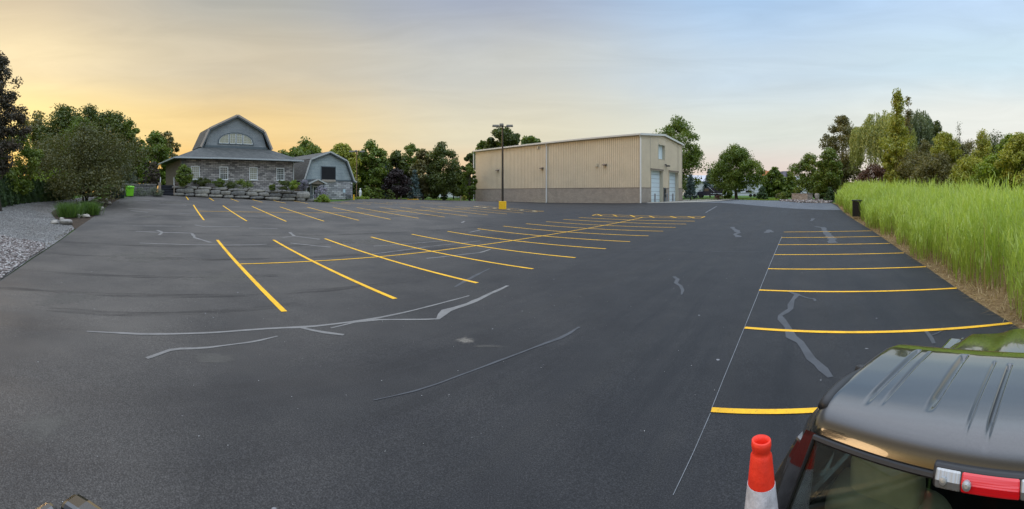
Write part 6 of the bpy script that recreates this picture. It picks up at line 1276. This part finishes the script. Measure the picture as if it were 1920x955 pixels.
    MB().box(-.2, 1.5, -.85, .85, .42, .46).box(1.15, 1.5, -.85, .85, .46, 1.10).build('cabin_floor', ins, o)
    for s in (-1, 1):
        se = MB().box(.30, .80, s * .44 - .25, s * .44 + .25, .47, .80).build('seat', st, o, bevel=.07, seg=3)
        bk = boulder_mb(.20, .52, .72, 1, .35, .0, 24, 16).build('backrest', st, se, smooth=True); bk.location = (.20, s * .44, .66); bk.rotation_euler = (0, -.22, 0)
        hr = boulder_mb(.12, .30, .22, 2, .5, .0, 20, 12).build('headrest', st, se, smooth=True); hr.location = (.06, s * .44, 1.28)
    MB().box(-.12, .05, -.30, .08, .46, 1.20).build('red_bag', mat('red_cloth', (.30, .012, .012), .8), o, bevel=.06, seg=3)
    MB().box(-.14, .10, .30, .78, .46, 1.02).build('folded_paper', mat('manila_card', (.45, .36, .22), .8), o, bevel=.02)
    # windscreen, bonnet, grille
    MB().add([(.92, -.71, 1.583), (.92, .71, 1.583), (1.62, .84, 1.05), (1.62, -.84, 1.05), (.93, -.71, 1.573), (.93, .71, 1.573), (1.62, .84, 1.04), (1.62, -.84, 1.04)], [(0, 1, 2, 3), (7, 6, 5, 4), (0, 4, 5, 1), (1, 5, 6, 2), (2, 6, 7, 3), (3, 7, 4, 0)]).build('windscreen', m_tint, o)
    nb = 40; vs = []; fs = []
    for i in range(25):
        x = 1.60 + 1.36 * i / 24
        for j in range(nb):
            t = -1 + 2 * j / (nb - 1); y = t * .93; bulge = .055 / (1 + math.exp((abs(t) - .45) * 26)); vs.append((x, y, 1.125 - .05 * t * t - .10 * max(0, abs(t) - .85) / .15 * .6 + bulge - .10 * (i / 24) ** 2.5))
    for i in range(24):
        for j in range(nb - 1): fs.append((i * nb + j, (i + 1) * nb + j, (i + 1) * nb + j + 1, i * nb + j + 1))
    b = MB(); b.v = vs; b.f = fs; b.build('bonnet', m_car, o, smooth=True)
    MB().box(2.90, 3.0, -.80, .80, .62, .96).build('grille', m_plastic, o, bevel=.02); MB().box(2.92, 3.12, -.92, .92, .40, .62).build('bumper', m_galv, o, bevel=.05)
    for s in (-1, 1): MB().box(2.93, 3.01, s * .80 - .14, s * .80 + .12, .74, .93).build('headlight', tc.m, o, bevel=.02)
    # bed
    BO, BI, ZF, ZB, XT = 1.03, .92, .60, 1.235, -2.70
    MB().box(XT + .06, -.39, -BI, BI, ZF - .05, ZF).build('bed_floor', m_plastic, o); MB().box(-.38, -.33, -BI - .03, BI + .03, ZF, 1.06).build('bed_front', m_car, o, bevel=.01)
    for s in (-1, 1):
        y0, y1 = (BI, BO) if s > 0 else (-BO, -BI)
        MB().prism([(XT + .10, .50), (-1.72, .50), (-1.66, .80), (-1.50, .96), (-1.25, 1.0), (-1.0, .96), (-.84, .8), (-.78, .50), (-.32, .50), (-.32, ZB), (-2.60, ZB), (XT + .01, ZB - .008), (XT + .01, ZB - .12)], y1 - y0, 'y', y0).build('bed_side', m_car, o, bevel=.03, seg=3)
        MB().box(-2.50, -.34, y0 + .02, y1 - .02, ZB + .001, ZB + .02).build('rail_cap', m_plastic, o, bevel=.008)
        MB().box(XT - .015, XT + .12, y1 - .16 if s > 0 else y0 + .005, y1 - .005 if s > 0 else y0 + .16, .82, ZB - .13).build('tail_light', tr.m, o, bevel=.02)
    tg = MB().box(XT - .03, XT + .04, -BI + .012, BI - .012, .60, ZB - .006).build('tailgate', m_car, o, bevel=.025, seg=3)
    MB().box(XT - .05, XT - .031, -.15, .15, 1.02, 1.12).build('handle', m_plastic, tg, bevel=.01)
    MB().box(XT - .20, XT - .05, -.92, .92, .45, .60).build('rear_bumper', m_galv, o, bevel=.04)
    MB().box(-2.6, 2.8, -.45, .45, .32, .44).build('chassis', m_plastic, o)
    for x in (-1.25, 2.02):
        for s in (-1, 1):
            w = MB().lathe([(.22, -.12), (.34, -.13), (.385, -.09), (.39, 0), (.385, .09), (.34, .13), (.22, .12)], n=32).build('wheel', m_rubber, o); w.rotation_euler = (PI / 2, 0, 0); w.location = (x, s * .80, .385)
            MB().lathe([(.23, -.11), (.23, .11)], n=24).build('rim', m_galv, w)
truck()
def cone():
    zf = .602; W = tl(1427.5, 824, 1.62); top = 1.62; p = TO + ta * W[0] + tlf * W[1]; H = top - zf
    o = empty('traffic_cone', (p.x, p.y, zf), TA, 'orange and white traffic cone with open ringed top standing beside the truck cab', 'traffic cone')
    og = mat('fluorescent_orange', (.88, .040, .015), .5, var=.16, vs=14, bump=.15, bs=60); wh = mat('reflective_white', (.58, .57, .60), .45, var=.32, vs=18, bump=.2, bs=120)
    R = lambda z: .030 + .115 * (H - z) / H * 1.05
    og_ = [(.024, H - .02), (.030, H), (.0345, H - .003), (.036, H - .018), (.0335, H - .034), (.031, H - .040), (.035, H - .050), (.0385, H - .056), (R(H - .155), H - .155)]
    b = MB(); n = 40
    inner = [(.020, H - .10), (.024, H - .05)]
    pf = inner + og_; k = 0
    for r_, z in pf:
        for j in range(n): t = 2 * PI * j / n; b.v.append((r_ * math.cos(t), r_ * math.sin(t), z))
    for i in range(len(pf) - 1):
        for j in range(n): b.f.append((i * n + j, i * n + (j + 1) % n, (i + 1) * n + (j + 1) % n, (i + 1) * n + j))
    b.f.append(tuple(range(n))); b.build('top_section', og, o, smooth=True)
    MB().lathe([(R(H - .36), H - .36), (R(H - .156) + .0015, H - .156)], n=40).build('reflective_band', wh, o)
    MB().lathe([(R(.06), .035), (R(H - .361), H - .361)], n=40).build('lower_section', og, o)
    MB().box(-.19, .19, -.19, .19, 0, .034).build('base', m_rubber, o, bevel=.012)
cone()
